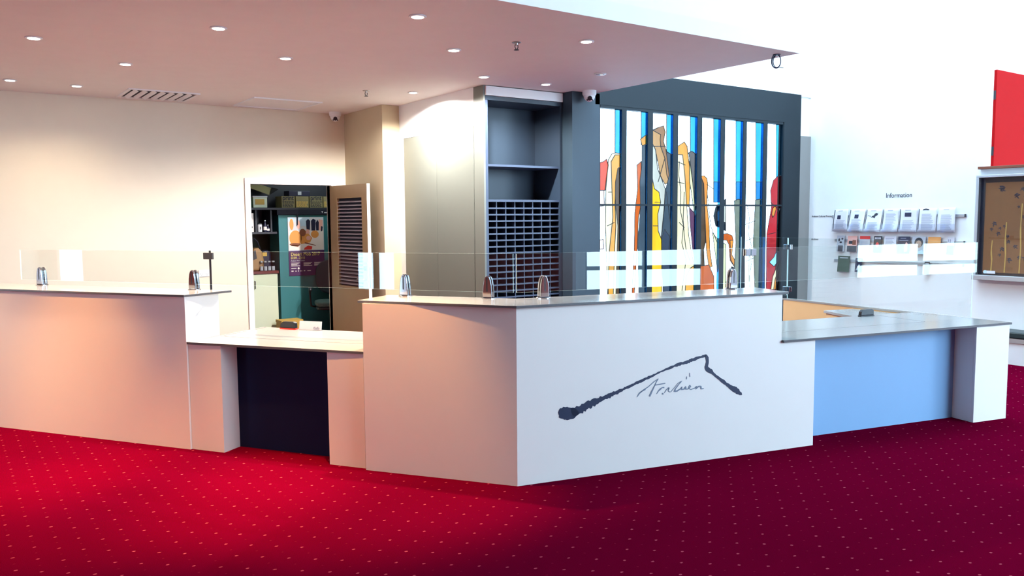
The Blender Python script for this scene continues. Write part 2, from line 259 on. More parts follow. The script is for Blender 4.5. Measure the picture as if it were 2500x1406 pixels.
LOGO_BRUSH=[[[[0.2703,0.4194],[0.2731,0.4113],[0.276,0.4043],[0.2747,0.3936],[0.2777,0.3904],[0.2828,0.3871],[0.292,0.3839],[0.3019,0.3814],[0.3085,0.3759],[0.3129,0.3744],[0.3176,0.3765],[0.324,0.3726],[0.3327,0.37],[0.3416,0.372],[0.3483,0.3732],[0.3601,0.3737],[0.372,0.3738],[0.3777,0.3781],[0.3811,0.3781],[0.3838,0.3828],[0.3901,0.3887],[0.3972,0.3927],[0.4018,0.398],[0.4058,0.401],[0.4095,0.4063]],[[0.2703,0.4252],[0.2732,0.4324],[0.2761,0.4403],[0.2829,0.4489],[0.2904,0.4471],[0.2966,0.4484],[0.2987,0.4494],[0.302,0.4552],[0.3087,0.4551],[0.3173,0.4517],[0.3262,0.4528],[0.333,0.453],[0.3371,0.4473],[0.3418,0.4493],[0.3484,0.4446],[0.3503,0.4425],[0.3516,0.4461],[0.3594,0.4429],[0.3693,0.4444],[0.3797,0.4409],[0.3868,0.4343],[0.3932,0.4297],[0.3974,0.4255],[0.4026,0.4213],[0.4076,0.4183]]],[[[0.3633,0.3935],[0.3717,0.3914],[0.3812,0.3842],[0.3891,0.3947],[0.4018,0.3944],[0.4102,0.4012],[0.4217,0.4048],[0.4378,0.4013],[0.4415,0.4168],[0.4566,0.4109],[0.4611,0.422],[0.4694,0.4267],[0.4772,0.4322],[0.4916,0.4253],[0.4994,0.4309],[0.5037,0.4431],[0.5201,0.4366],[0.5279,0.4476],[0.5401,0.45],[0.5492,0.4583],[0.5608,0.4619],[0.5712,0.4674],[0.582,0.4716],[0.5922,0.4777],[0.6064,0.4758],[0.6142,0.4818],[0.6266,0.478],[0.6327,0.4869],[0.6383,0.491],[0.6469,0.4888],[0.6511,0.4966],[0.658,0.4971],[0.6644,0.5001],[0.6734,0.4986],[0.6823,0.4994],[0.6871,0.5058],[0.6935,0.5092],[0.7028,0.5122],[0.7129,0.5139],[0.7198,0.522],[0.7277,0.5235],[0.7349,0.5258],[0.7417,0.5284],[0.7547,0.5287],[0.7662,0.5328],[0.7776,0.5375],[0.7894,0.5418],[0.8007,0.5468],[0.8119,0.5518],[0.8252,0.5522],[0.8359,0.5581],[0.8491,0.5595],[0.8609,0.564],[0.8722,0.5692],[0.8831,0.5752],[0.8967,0.5763],[0.9088,0.5801],[0.9201,0.5852],[0.9319,0.5888],[0.9436,0.5932],[0.954,0.6006],[0.9671,0.6036],[0.9793,0.6078],[0.9904,0.6138],[1.0034,0.6154],[1.0155,0.6192],[1.0274,0.6231],[1.0402,0.625],[1.053,0.627],[1.0653,0.6301],[1.0752,0.6324],[1.0839,0.6375],[1.0927,0.6424],[1.1042,0.6415],[1.1154,0.6412],[1.1234,0.6465],[1.1363,0.6454],[1.147,0.6526],[1.1606,0.6512],[1.1728,0.6538],[1.186,0.6536],[1.1983,0.6584],[1.2087,0.6573],[1.2133,0.6652],[1.222,0.664],[1.2306,0.6681],[1.2416,0.668],[1.2519,0.6692],[1.2626,0.6761],[1.2751,0.679],[1.2869,0.6836],[1.297,0.6851],[1.3078,0.6851],[1.3184,0.6863],[1.3245,0.6871],[1.3292,0.6906],[1.3351,0.6913]],[[0.3526,0.4443],[0.3611,0.4415],[0.3694,0.4395],[0.3754,0.4397],[0.3838,0.4425],[0.3914,0.4514],[0.4007,0.45],[0.4124,0.4471],[0.4215,0.4528],[0.429,0.4621],[0.4408,0.4609],[0.4493,0.4651],[0.4571,0.4706],[0.4647,0.4766],[0.474,0.4794],[0.4876,0.4744],[0.4966,0.4832],[0.5074,0.488],[0.5199,0.4896],[0.5351,0.486],[0.5473,0.4884],[0.5559,0.4985],[0.5716,0.4937],[0.5826,0.4982],[0.5935,0.5029],[0.6033,0.5044],[0.6108,0.5107],[0.6215,0.5111],[0.6287,0.5131],[0.6361,0.5139],[0.6428,0.5174],[0.6491,0.5216],[0.6575,0.519],[0.6643,0.5188],[0.6701,0.522],[0.677,0.5247],[0.6838,0.5279],[0.6925,0.5322],[0.7038,0.5316],[0.7143,0.5322],[0.721,0.5351],[0.726,0.5413],[0.7352,0.5409],[0.7462,0.5465],[0.7585,0.5488],[0.7699,0.5528],[0.7813,0.5573],[0.7944,0.5589],[0.8045,0.5665],[0.8162,0.5706],[0.8286,0.5733],[0.8402,0.577],[0.8524,0.5801],[0.8642,0.5844],[0.8758,0.589],[0.8894,0.5899],[0.8994,0.5978],[0.9134,0.5983],[0.9256,0.6017],[0.937,0.6066],[0.9501,0.6079],[0.9613,0.6136],[0.9728,0.6191],[0.9865,0.6211],[0.9987,0.6249],[1.0107,0.6289],[1.022,0.6346],[1.0341,0.6383],[1.0465,0.6412],[1.058,0.646],[1.0672,0.6501],[1.0778,0.651],[1.0887,0.6513],[1.0971,0.657],[1.106,0.6618],[1.1164,0.6646],[1.1293,0.6669],[1.1413,0.6699],[1.1553,0.6672],[1.1669,0.6716],[1.1793,0.674],[1.1903,0.6778],[1.1981,0.6771],[1.2043,0.682],[1.213,0.6834],[1.2225,0.6881],[1.2341,0.6863],[1.2438,0.6898],[1.2555,0.6949],[1.2686,0.696],[1.2816,0.6977],[1.2928,0.6969],[1.3025,0.7],[1.3112,0.705],[1.3183,0.7017],[1.3228,0.7054],[1.3282,0.7073]]],[[[1.3208,0.6996],[1.3252,0.6928],[1.3287,0.6856],[1.3294,0.6802],[1.3314,0.6743],[1.334,0.666],[1.3348,0.6587],[1.3335,0.651],[1.3301,0.6429],[1.3293,0.6343],[1.3259,0.6304],[1.3241,0.6259],[1.3253,0.6146],[1.3306,0.603],[1.3351,0.5967],[1.3427,0.5904],[1.3509,0.5852],[1.3583,0.5821],[1.3649,0.5795],[1.3719,0.5759],[1.3808,0.5728],[1.3874,0.5675],[1.3953,0.5613],[1.4027,0.5546],[1.4111,0.5486],[1.4203,0.5415],[1.4289,0.5341],[1.4392,0.5282],[1.4467,0.5197],[1.4553,0.5126],[1.4643,0.5062],[1.471,0.5018],[1.4771,0.4964],[1.486,0.4931],[1.4951,0.4863],[1.5025,0.4781],[1.5126,0.473],[1.5206,0.463],[1.5308,0.4556],[1.5413,0.4475],[1.5484,0.4403],[1.5574,0.4373],[1.5624,0.4331],[1.5707,0.4321],[1.5753,0.4246],[1.5858,0.4206],[1.5953,0.4184],[1.6019,0.4151],[1.6074,0.4109],[1.6122,0.4121],[1.616,0.4112],[1.6202,0.4106]],[[1.3356,0.7057],[1.3426,0.7],[1.3476,0.6934],[1.3534,0.6845],[1.3542,0.6742],[1.3555,0.6659],[1.3559,0.6565],[1.3548,0.6468],[1.3531,0.6383],[1.3506,0.6298],[1.3516,0.6245],[1.3509,0.6198],[1.3503,0.6212],[1.3539,0.6203],[1.361,0.6159],[1.366,0.6121],[1.3699,0.6078],[1.3785,0.6062],[1.3848,0.6001],[1.3893,0.5915],[1.3934,0.5841],[1.3997,0.5786],[1.4076,0.5725],[1.4145,0.5654],[1.4229,0.5599],[1.4329,0.5541],[1.4423,0.5474],[1.4509,0.5403],[1.461,0.535],[1.4712,0.5297],[1.4817,0.5242],[1.487,0.5176],[1.4932,0.5122],[1.4978,0.5059],[1.508,0.5014],[1.5183,0.4966],[1.5269,0.4898],[1.5387,0.4845],[1.55,0.4783],[1.5633,0.4757],[1.5706,0.4722],[1.5797,0.4693],[1.5871,0.46],[1.5977,0.4546],[1.6026,0.4475],[1.6049,0.4395],[1.6091,0.4353],[1.6158,0.4321],[1.6211,0.4265],[1.622,0.4217],[1.6242,0.4191],[1.6251,0.4154]]]]
LOGO_SCRIPT=[[[[0.8198,0.4677],[0.8258,0.4746],[0.8319,0.4815],[0.8374,0.4879],[0.8475,0.4946],[0.858,0.5017],[0.8684,0.5086],[0.8801,0.5146],[0.8919,0.5207],[0.9039,0.527],[0.916,0.5355],[0.928,0.544],[0.9398,0.5525],[0.9516,0.559],[0.9635,0.5656],[0.9754,0.5722]],[[0.8162,0.4701],[0.821,0.4777],[0.8258,0.4854],[0.8311,0.4936],[0.8423,0.5006],[0.8532,0.5073],[0.8642,0.514],[0.8764,0.5199],[0.8884,0.5256],[0.9003,0.5313],[0.9121,0.5396],[0.9241,0.5481],[0.9362,0.5567],[0.9485,0.563],[0.9607,0.5692],[0.9729,0.5755]]],[[[0.9723,0.575],[0.9668,0.5681],[0.9613,0.5613],[0.9558,0.5543],[0.9512,0.5462],[0.9467,0.5382],[0.9422,0.5302],[0.9358,0.5205],[0.9294,0.5106],[0.923,0.5007],[0.9168,0.4897],[0.9107,0.4787],[0.9045,0.4677]],[[0.976,0.5727],[0.9709,0.5656],[0.9659,0.5584],[0.9609,0.5515],[0.9569,0.5434],[0.9529,0.5352],[0.9488,0.527],[0.9432,0.5166],[0.9377,0.5063],[0.9322,0.4961],[0.9265,0.485],[0.9208,0.4738],[0.9151,0.4625]]],[[[0.8426,0.496],[0.8556,0.5007],[0.8686,0.5054],[0.8816,0.5102]],[[0.8401,0.5007],[0.8532,0.5051],[0.8665,0.5094],[0.8797,0.5138]]],[[[0.9497,0.5315],[0.9606,0.5322],[0.9715,0.533],[0.9824,0.5338],[0.997,0.5349],[1.0116,0.536],[1.0262,0.5371]],[[0.9484,0.5378],[0.9593,0.5386],[0.9702,0.5394],[0.9811,0.5402],[0.9956,0.5413],[1.0102,0.5424],[1.0249,0.5435]]],[[[0.9638,0.4752],[0.9685,0.481],[0.9732,0.4867],[0.9777,0.4921],[0.9828,0.4952],[0.9881,0.4985],[0.9933,0.5017],[0.9968,0.5051],[1.0005,0.5086],[1.0035,0.5118],[1.0079,0.5108],[1.0133,0.5099],[1.0188,0.509]],[[0.96,0.4775],[0.9639,0.4838],[0.9678,0.49],[0.9719,0.4965],[0.9765,0.5011],[0.9808,0.5054],[0.9853,0.5099],[0.9905,0.5121],[0.9955,0.5143],[1.0013,0.5167],[1.0075,0.5172],[1.0129,0.5176],[1.0182,0.518]]],[[[1.0028,0.4689],[1.0062,0.4686],[1.0096,0.4683],[1.013,0.468]],[[1.0027,0.4792],[1.0061,0.4789],[1.0095,0.4786],[1.013,0.4783]]],[[[1.0207,0.4766],[1.0262,0.4834],[1.0317,0.4903],[1.0369,0.4968],[1.043,0.4991],[1.0496,0.5018],[1.051,0.5052],[1.0481,0.5024],[1.0467,0.4956],[1.0453,0.4875],[1.0517,0.4831],[1.0567,0.4803],[1.0618,0.4774]],[[1.0169,0.4789],[1.022,0.486],[1.0271,0.4932],[1.0326,0.5006],[1.0392,0.5044],[1.0453,0.5079],[1.0566,0.5107],[1.0557,0.5001],[1.0533,0.4936],[1.0509,0.4884],[1.0544,0.4869],[1.0592,0.4837],[1.064,0.4805]]],[[[1.045,0.5004],[1.049,0.5],[1.0529,0.4997],[1.0568,0.4994]],[[1.0449,0.5119],[1.0488,0.5116],[1.0528,0.5112],[1.0567,0.5109]]],[[[1.0683,0.4785],[1.0768,0.4863],[1.0854,0.4942],[1.094,0.502],[1.1038,0.5119],[1.1135,0.5218],[1.1231,0.5314],[1.1325,0.5351],[1.1424,0.539],[1.1497,0.5434],[1.142,0.54],[1.1345,0.534],[1.1268,0.5278],[1.118,0.519],[1.1092,0.5102],[1.1003,0.5012],[1.0962,0.4955],[1.0924,0.4901],[1.0889,0.4799],[1.1015,0.4771],[1.1084,0.4774],[1.1167,0.4778],[1.1248,0.4822],[1.1319,0.4862],[1.139,0.4903]],[[1.0649,0.4814],[1.0735,0.4892],[1.082,0.497],[1.0905,0.5048],[1.1003,0.5146],[1.11,0.5245],[1.1201,0.5346],[1.1304,0.5387],[1.1402,0.5426],[1.1528,0.5459],[1.1457,0.5368],[1.1385,0.5304],[1.1314,0.5241],[1.1231,0.5151],[1.1147,0.506],[1.1065,0.4972],[1.1043,0.4915],[1.1018,0.4855],[1.099,0.4843],[1.1002,0.4871],[1.1072,0.4869],[1.1128,0.4865],[1.1195,0.4894],[1.1271,0.4927],[1.1348,0.496]]],[[[1.1391,0.4912],[1.1444,0.4952],[1.1497,0.4992],[1.15,0.5026],[1.1454,0.5019],[1.1435,0.4962],[1.1425,0.487],[1.1534,0.4855],[1.1603,0.4858],[1.1689,0.4864],[1.1752,0.4922],[1.1805,0.4973],[1.1823,0.5009],[1.1757,0.5012],[1.1751,0.4959],[1.1753,0.4874],[1.1849,0.4856],[1.1909,0.4855],[1.1969,0.4854]],[[1.1347,0.4951],[1.1392,0.4997],[1.1438,0.5043],[1.1534,0.5095],[1.1541,0.4989],[1.1521,0.4933],[1.1493,0.4913],[1.1524,0.4929],[1.1594,0.4927],[1.1648,0.4922],[1.1683,0.4971],[1.1728,0.5028],[1.1809,0.51],[1.1856,0.499],[1.1845,0.4938],[1.1823,0.4917],[1.1848,0.4925],[1.1908,0.4915],[1.1968,0.4906]]],[[[1.1983,0.4864],[1.2059,0.4909],[1.2136,0.4955],[1.222,0.5009],[1.2192,0.5069],[1.2166,0.5104],[1.21,0.5149],[1.205,0.5079],[1.2011,0.5019],[1.1969,0.4937],[1.2051,0.4879],[1.2115,0.4843],[1.2195,0.4802],[1.2306,0.4827],[1.2407,0.485],[1.2507,0.4874]],[[1.1954,0.4896],[1.2027,0.4945],[1.21,0.4995],[1.2165,0.5036],[1.2142,0.5045],[1.2116,0.5079],[1.2132,0.5102],[1.2108,0.5049],[1.2074,0.4987],[1.2042,0.4945],[1.2086,0.4928],[1.2148,0.4888],[1.2195,0.4854],[1.2284,0.4877],[1.2385,0.4901],[1.2485,0.4925]]],[[[1.2518,0.4879],[1.2567,0.4911],[1.2615,0.4943],[1.2599,0.498],[1.257,0.4959],[1.2553,0.49],[1.2573,0.4795],[1.2676,0.4854],[1.2753,0.4907],[1.2821,0.4954],[1.2855,0.4945],[1.2911,0.4938],[1.2928,0.4948],[1.2922,0.4919],[1.293,0.4861],[1.2959,0.4772],[1.3066,0.4766],[1.3133,0.4773],[1.3201,0.4781]],[[1.2475,0.492],[1.2516,0.4958],[1.2557,0.4996],[1.2663,0.503],[1.2653,0.4932],[1.2631,0.4874],[1.2573,0.486],[1.262,0.491],[1.2694,0.4966],[1.2776,0.5027],[1.2854,0.5027],[1.291,0.5025],[1.3004,0.5005],[1.3028,0.492],[1.3036,0.4863],[1.3023,0.4838],[1.3054,0.4845],[1.3124,0.4839],[1.3194,0.4833]]],[[[1.1846,0.5717],[1.1839,0.5658],[1.1832,0.5598],[1.1825,0.5539]],[[1.1891,0.5711],[1.1889,0.5651],[1.1887,0.5591],[1.1885,0.553]]],[[[1.2068,0.5936],[1.2072,0.5849],[1.2075,0.5763],[1.2079,0.5677]],[[1.2113,0.5934],[1.2122,0.5848],[1.213,0.5761],[1.2139,0.5674]]]]
# ================================================================ THE SETTING
def sbox(name, mat, *boxes):
    mb = MB()
    for b in boxes: mb.box(*b)
    return struct(mb.build(name, mat))
HC = 2.9      # low ceiling
HH = 6.0      # hall ceiling
YB = 9.66     # wall behind the counters
XI = 9.6      # wall with the leaflets
sbox('floor', M['carpet'], (-6.3, 16.3, -7.3, 11.4, -.06, 0))
# low ceiling over the counters
sbox('ceiling', M['ceil'], (-6, 5.753, 4.16, 7.4, HC, HC+.12), (-6, 4.95, 7.4, 11.3, HC, HC+.12))
SX0, SX1, SY0, SY1 = 5.9, 9.2, 2.9, 5.6  # unseen skylight opening, added to brighten the leaflet wall
sbox('ceiling_hall', M['wallw'], (-6.2, SX0, -7.2, 7.0, HH, HH+.1), (SX1, 16.2, -7.2, 7.0, HH, HH+.1), (SX0, SX1, -7.2, SY0, HH, HH+.1), (SX0, SX1, SY1, 7.0, HH, HH+.1))
sk = MB()
for i in range(4): sk.box(SX0+i*1.1-.04, SX0+i*1.1+.04, SY0, SY1, HH-.02, HH+.1)
struct(sk.build('added_skylight', M['frame']))
sbox('wall_upper', M['wallw'], (-6, 5.753, 4.16, 4.3, HC+.12, HH), (5.613, 5.753, 4.3, 6.9, HC+.12, HH))
# back wall with the office doorway
DX0, DX1, DZ = 3.035, 4.035, 2.02
sbox('wall_back', M['wallc'], (-6, DX0, YB, YB+.12, 0, HC), (DX1, 4.234, YB, YB+.12, 0, HC), (DX0, DX1, YB, YB+.12, DZ, HC))
sbox('wall_inner', M['wall_shaded'], (4.234, 4.56, 8.6, YB+.12, 0, HC))  # cream wall whose shade is put into a beige colour
sbox('wall_side', M['wallw'], (4.45, 4.57, 7.29, 8.6, 2.52, HC), (4.45, 4.470, 6.999, 7.29, 2.52, HC), (4.45, 4.57, 8.5, 8.6, 0, 2.52), (4.55, 4.57, 7.29, 8.5, 0, 2.52))
sbox('wall_rear', M['olive'], (2.3, 4.95, 11.2, 11.3, 0, HC), (2.3, 2.4, YB+.12, 11.2, 0, HC), (4.85, 4.86, YB+.12, 11.2, 0, HC), (4.56, 4.86, YB, YB+.12, 0, HC))
sbox('wall_added_outer', M['wallw'], (4.86, 4.95, 7.4, 11.2, 0, HC))  # unseen white wall, added so the mullions mirror something bright
sbox('wall_store', M['portal'], (4.57, 5.813, 7.3, 7.4, 0, HC))
# door frame
f = MB()
f.box(DX0-.065, DX0, YB-.02, YB+.14, 0, DZ); f.box(DX1, DX1+.065, YB-.02, YB+.14, 0, DZ); f.box(DX0-.065, DX1+.065, YB-.02, YB+.14, DZ, DZ+.07)
struct(f.build('trim_1', M['frame'], bevel=.004))
# slate coloured window portal and pillar
WX0, WX1, WZ0, WZ1 = 5.814, 8.917, .10, 2.79
PF, PB, PT = 6.656, 6.90, 3.16
sbox('wall_window', M['portal'], (5.753, 9.26, PF, PB, WZ1, PT), (WX1, 9.26, PF, 6.72, 0, WZ1), (WX0, WX1, PF, PB, 0, WZ0))
sbox('pillar', M['pillar'], (5.44, WX0, PF, 7.3, 0, HC))
sbox('wall_hall', M['wallw'], (5.753, XI, 6.75, 6.9, PT, HH), (9.26, XI, 6.77, 6.9, 2.65, PT))
sbox('trim_2', M['grey_door'], (9.26, XI, 6.74, 6.86, 0, 2.65))
# wall with leaflets, low wall with timber sill, wall beyond
sbox('wall_right', M['wallw'], (XI, XI+.16, 4.52, 6.9, 0, HH), (XI, XI+.16, 3.0, 4.52, 0, 2.1))
struct(MB().box(XI-.07, XI+.2, 3.0, 4.55, 2.1, 2.13).build('trim_3', M['timber'], bevel=.004))
sbox('wall_beyond', M['wallw'], (XI+.16, 16, 4.6, 4.75, 0, HH))
# far sides of the hall, behind and beside the camera
sbox('wall_left', M['terra_bounce'], (-6.15, -6, -7, 4.1, 0, HH), (-6.15, -6, 4.1, 9.78, 0, .2), (-6.15, -6, 4.1, 9.78, 2.3, HC), (-6.15, -6, 4.1, 4.2, .2, 2.3), (-6.15, -6, 4.45, 4.55, .2, 2.3), (-6.15, -6, 4.8, 9.05, .2, 2.3), (-6.15, -6, 9.4, 9.78, .2, 2.3))  # unseen side; terracotta invented to bounce salmon light onto the counter fronts
sbox('wall_far_right', M['wallw'], (16, 16.15, -7, 4.75, 0, HH))
CZ0, CZ1 = 2.5, 5.9
FX = ((6.2, 8.75), (12.2, 15.3))
CX0 = 6.0
sbox('wall_front_left', M['terra_bounce'], (-6, CX0, -7.15, -7, 0, HH))  # unseen too, same invented bounce colour
fr = [(CX0, 16, -7.15, -7, CZ1, HH), (CX0, 16, -7.15, -7, 2.35, CZ0), (15.6, 16, -7.15, -7, CZ0, CZ1), (CX0, FX[0][0], -7.15, -7, 0, 2.35), (FX[0][1], FX[1][0], -7.15, -7, 0, 2.35), (FX[1][1], 16, -7.15, -7, 0, 2.35)]
sbox('wall_front', M['wallw'], *fr)
w = MB()
for i in range(6): w.box(CX0+.04+i*1.8-.04, CX0+.04+i*1.8+.04, -7.12, -7.03, CZ0, CZ1)
struct(w.build('window_2', M['frame']))
for i, (a, b) in enumerate(FX):
    w = MB()
    for x in (a, (a+b)/2, b): w.box(x-.04, x+.04, -7.12, -7.03, 0, 2.35)
    for z in (.03, .56, 2.3): w.box(a, b, -7.12, -7.03, z-.04, z+.04)
    struct(w.build('door_%d' % (i+2), M['dark']))
# ---------------------------------------------------------------- stained glass window
win = struct(thing('window_1', 'x', 'x', (WX0, 6.684, 0))); del win['label']; del win['category']
FIN = [(6.137, 6.205), (6.526, 6.602), (6.924, 7.001), (7.324, 7.402), (7.727, 7.803), (8.134, 8.2), (8.52, 8.596)]
fr = MB()
fr.box(WX0, WX1, PF+.004, 6.73, WZ1-.03, WZ1); fr.box(WX0, WX1, PF+.004, 6.73, WZ0, WZ0+.05)
fr.box(WX0, WX0+.012, PF+.004, 6.73, WZ0, WZ1); fr.box(WX1-.012, WX1, PF+.004, 6.73, WZ0, WZ1)
fr.build('window_frame', M['portal'], win)
for a, b in FIN:
    mb = MB(); mb.box(a, b, 6.666, 6.70, WZ0+.05, WZ1-.03, 0); mb.box(a-.001, b+.001, 6.660, 6.666, WZ0+.05, WZ1-.03, 1)
    mb.build('mullion', [M['fin'], M['portal']], win)
edges = [WX0+.012]+[e for f_ in FIN for e in f_]+[WX1-.012]
mats = {k: stained('stained_'+k, tuple(x*.69 for x in c)) for k, c in STAIN.items()}
keys = list(mats)
for i in range(8):
    a, b = edges[2*i], edges[2*i+1]
    tb = MB(); tb.box(a, b, 6.662, 6.682, 1.725, 1.745); tb.build('transom', M['portal'], win)
    rect = [(a, WZ0+.05), (b, WZ0+.05), (b, WZ1-.03), (a, WZ1-.03)]
    vs = [Vector(p) for p in rect]; fs = [list(range(4))]; own = ['sky']
    for kname, poly in GLASS_SHAPES:
        if max(p[0] for p in poly) < a or min(p[0] for p in poly) > b: continue
        o = len(vs); ar = sum(poly[q][0]*poly[(q+1) % len(poly)][1]-poly[(q+1) % len(poly)][0]*poly[q][1] for q in range(len(poly)))
        pp = poly if ar > 0 else poly[::-1]
        vs += [Vector(p) for p in pp]; fs.append(list(range(o, o+len(pp)))); own.append(kname)
    ov, oe, of, _, _, orf = delaunay_2d_cdt(vs, [], fs, 1, 1e-5)
    mb = MB()
    fids = []
    for face, orig in zip(of, orf):
        if 0 not in orig: continue
        top = max(orig); fids.append(top)
        mb.add([(ov[q].x, 6.684, ov[q].y) for q in face], [tuple(range(len(face)))], keys.index(own[top]))
    # lead came along every border between two colours and along the drawn lines
    seg = {}
    for face, orig in zip(of, orf):
        if 0 not in orig: continue
        for q in range(len(face)):
            e = tuple(sorted((face[q], face[(q+1) % len(face)]))); seg.setdefault(e, set()).add(max(orig))
    L = [(ov[e[0]], ov[e[1]]) for e, s_ in seg.items() if len(s_) > 1]
    for ln in LEAD_LINES:
        for q in range(len(ln)-1):
            p0, p1 = Vector(ln[q]), Vector(ln[q+1])
            if a+.004 < min(p0.x, p1.x) and max(p0.x, p1.x) < b-.004: L.append((p0, p1))
    for p0, p1 in L:
        d = (p1-p0)
        if d.length < 1e-4: continue
        d.normalize(); n = Vector((-d.y, d.x))*.0038; e = d*.002
        q = [p0-e+n, p1+e+n, p1+e-n, p0-e-n]
        mb.add([(c.x, 6.683, c.y) for c in q]+[(c.x, 6.679, c.y) for c in q], [(0, 1, 2, 3), (7, 6, 5, 4), (0, 4, 5, 1), (1, 5, 6, 2), (2, 6, 7, 3), (3, 7, 4, 0)], len(keys))
    mb.build('stained_pane', [mats[k] for k in keys]+[M['lead']], win)
# ---------------------------------------------------------------- office door, open against the return wall
hx, hy, th = DX1-.004, YB-.02, math.radians(4.)
dr = struct(thing('door_1', 'x', 'x', (hx, hy, 0), -math.pi/2+th)); del dr['label']; del dr['category']
# local x runs from the hinge to the free edge, local y points to the return wall
LW, LT, LH = .93, .04, 2.01
lx0, lx1, lz0, lz1 = .19, .80, .80, 1.855
mb = MB()
mb.box(0, lx0, -LT/2, LT/2, .01, LH); mb.box(lx1, LW-.001, -LT/2, LT/2, .01, LH); mb.box(lx0, lx1, -LT/2, LT/2, .01, lz0); mb.box(lx0, lx1, -LT/2, LT/2, lz1, LH)
mb.box(lx0, lx1, .008, .014, lz0, lz1, 1); mb.box(LW-.001, LW, -LT/2, LT/2, .01, LH, 2)
mb.build('door_leaf', [M['doorp'], M['void'], M['frame']], dr, local=True)
mb = MB(); n = 24
for k in range(n):
    z = lz0+.02+k*(lz1-lz0-.03)/n
    mb.add([(lx0+.005, -.019, z), (lx1-.005, -.019, z), (lx1-.005, .004, z+.014), (lx0+.005, .004, z+.014), (lx0+.005, -.019, z+.005), (lx1-.005, -.019, z+.005), (lx1-.005, .004, z+.019), (lx0+.005, .004, z+.019)],
           [(3, 2, 1, 0), (4, 5, 6, 7), (0, 1, 5, 4), (1, 2, 6, 5), (2, 3, 7, 6), (3, 0, 4, 7)])
mb.build('louvre', M['louv'], dr, local=True)
pl = MB().box(LW-.085, LW-.015, -LT/2-.008, -LT/2, .78, 1.10).build('lock_plate', M['steel'], dr, local=True, bevel=.003)
mb = MB(); mb.tube([(LW-.05, -LT/2-.008, .90), (LW-.05, -.066, .90), (LW-.07, -.07, .90), (LW-.18, -.07, .90)], .011); mb.build('door_handle', M['steel'], pl, local=True, smooth=True)
mb = MB(); mb.lathe((LW-.05, -LT/2-.008, 1.03), [(.026, 0), (.026, .018), (.018, .024)], axis=(0, -1, 0)); mb.build('thumb_turn', M['black'], pl, local=True)
mb = MB().box(LW, LW+.002, -.012, .012, .80, 1.05); mb.build('latch_plate', M['steel'], dr, local=True)
mb = MB(); mb.box(LW-.085, LW-.015, LT/2, LT/2+.008, .78, 1.10); mb.tube([(LW-.05, LT/2+.008, .90), (LW-.05, .06, .90), (LW-.16, .064, .90)], .011); mb.build('outer_handle', M['steel'], dr, local=True)
# ================================================================ COUNTERS
Kz = (K[0], K[1], 0)
def lp(mb_pts): return [(s, -n) for s, n in mb_pts]
# left high counter
t = thing('reception_counter', 'long high counter section at the far left, salmon-lit white front', 'counter', (*PL(-2.439, 0), 0), LA, 'reception counter sections')
X = 2.439
def B(mb, s0, s1, n0, n1, z0, z1, mi=0, ox=-2.439): return mb.box(s0-ox, s1-ox, -max(n0, n1), -min(n0, n1), z0, z1, mi)
B(MB(), -5.7, -2.439, .03, .012, 0, 1.073).build('front_panel', M['lam'], t, local=True)
B(MB(), -2.459, -2.439, .0115, -.31, 0, 1.073).build('end_panel', M['lam'], t, local=True)
B(MB(), -5.7, -2.46, -.29, -.31, 0, 1.073).build('back_panel', M['lam'], t, local=True)
def top(label, frame, poly, z0, z1, ox, group='stone counter tops'):
    tt = thing('countertop', label, 'countertop', (*(PL if frame == LA else PR)(ox, 0), z0), frame, group)
    return tt
t = top('grey stone top on the long high left counter', LA, None, 1.074, 1.09, -2.439)
MB().prism([(s+2.439, -n) for s, n in ((-5.7, .045), (-2.434, .04), (-2.372, -.375), (-5.7, -.375))], 0, .016, 0, 1).build('slab', [M['stone'], M['shaded_edge']], t, local=True, bevel=.002)
# low left counter
t = thing('low_counter', 'low counter section with dark navy kick recess, between two high sections', 'counter', (*PL(-2.437, 0), 0), LA, 'reception counter sections')
o_ = -2.437
B(MB(), -2.437, -2.159, .014, -.15, 0, .744, 0, o_).build('post', M['lam'], t, local=True)
B(MB(), -1.315, -1.045, 0., -.15, 0, .744, 0, o_).build('post', M['lam'], t, local=True)
B(MB(), -2.43, -1.045, -.152, -.172, 0, .744, 0, o_).build('recessed_panel', M['kick'], t, local=True)['label'] = 'dark navy recessed panel'
B(MB(), -2.43, -2.41, -.174, -.78, 0, .744, 0, o_).build('side_panel', M['lam'], t, local=True)
B(MB(), -1.07, -1.045, -.174, -.78, 0, .744, 0, o_).build('side_panel', M['lam'], t, local=True)
t = top('pale low counter top with thin inset seam, between the high sections', LA, None, .745, .761, -2.437)
def pl2(pts, ox): return [(s-ox, -n) for s, n in pts]
mb = MB(); mb.prism(pl2([(-2.436, .03), (-1.038, .005), (-1.05, -.27), (-2.436, -.27)], o_), 0, .016, 0, 1); mb.prism(pl2([(-2.436, -.271), (-2.408, -.271), (-2.408, -.80), (-2.436, -.80)], o_), 0, .016, 0, 1)
mb.build('slab', [M['stone'], M['shaded_edge']], t, local=True)
MB().prism(pl2([(-2.400, -.278), (-1.05, -.278), (-1.05, -.80), (-2.400, -.80)], o_), 0, .016).build('inset_panel', M['stone'], t, local=True)
MB().prism(pl2([(-2.409, -.268), (-1.05, -.268), (-1.05, -.79), (-2.409, -.79)], o_), -.0005, .006).build('groove_base', M['dark'], t, local=True)
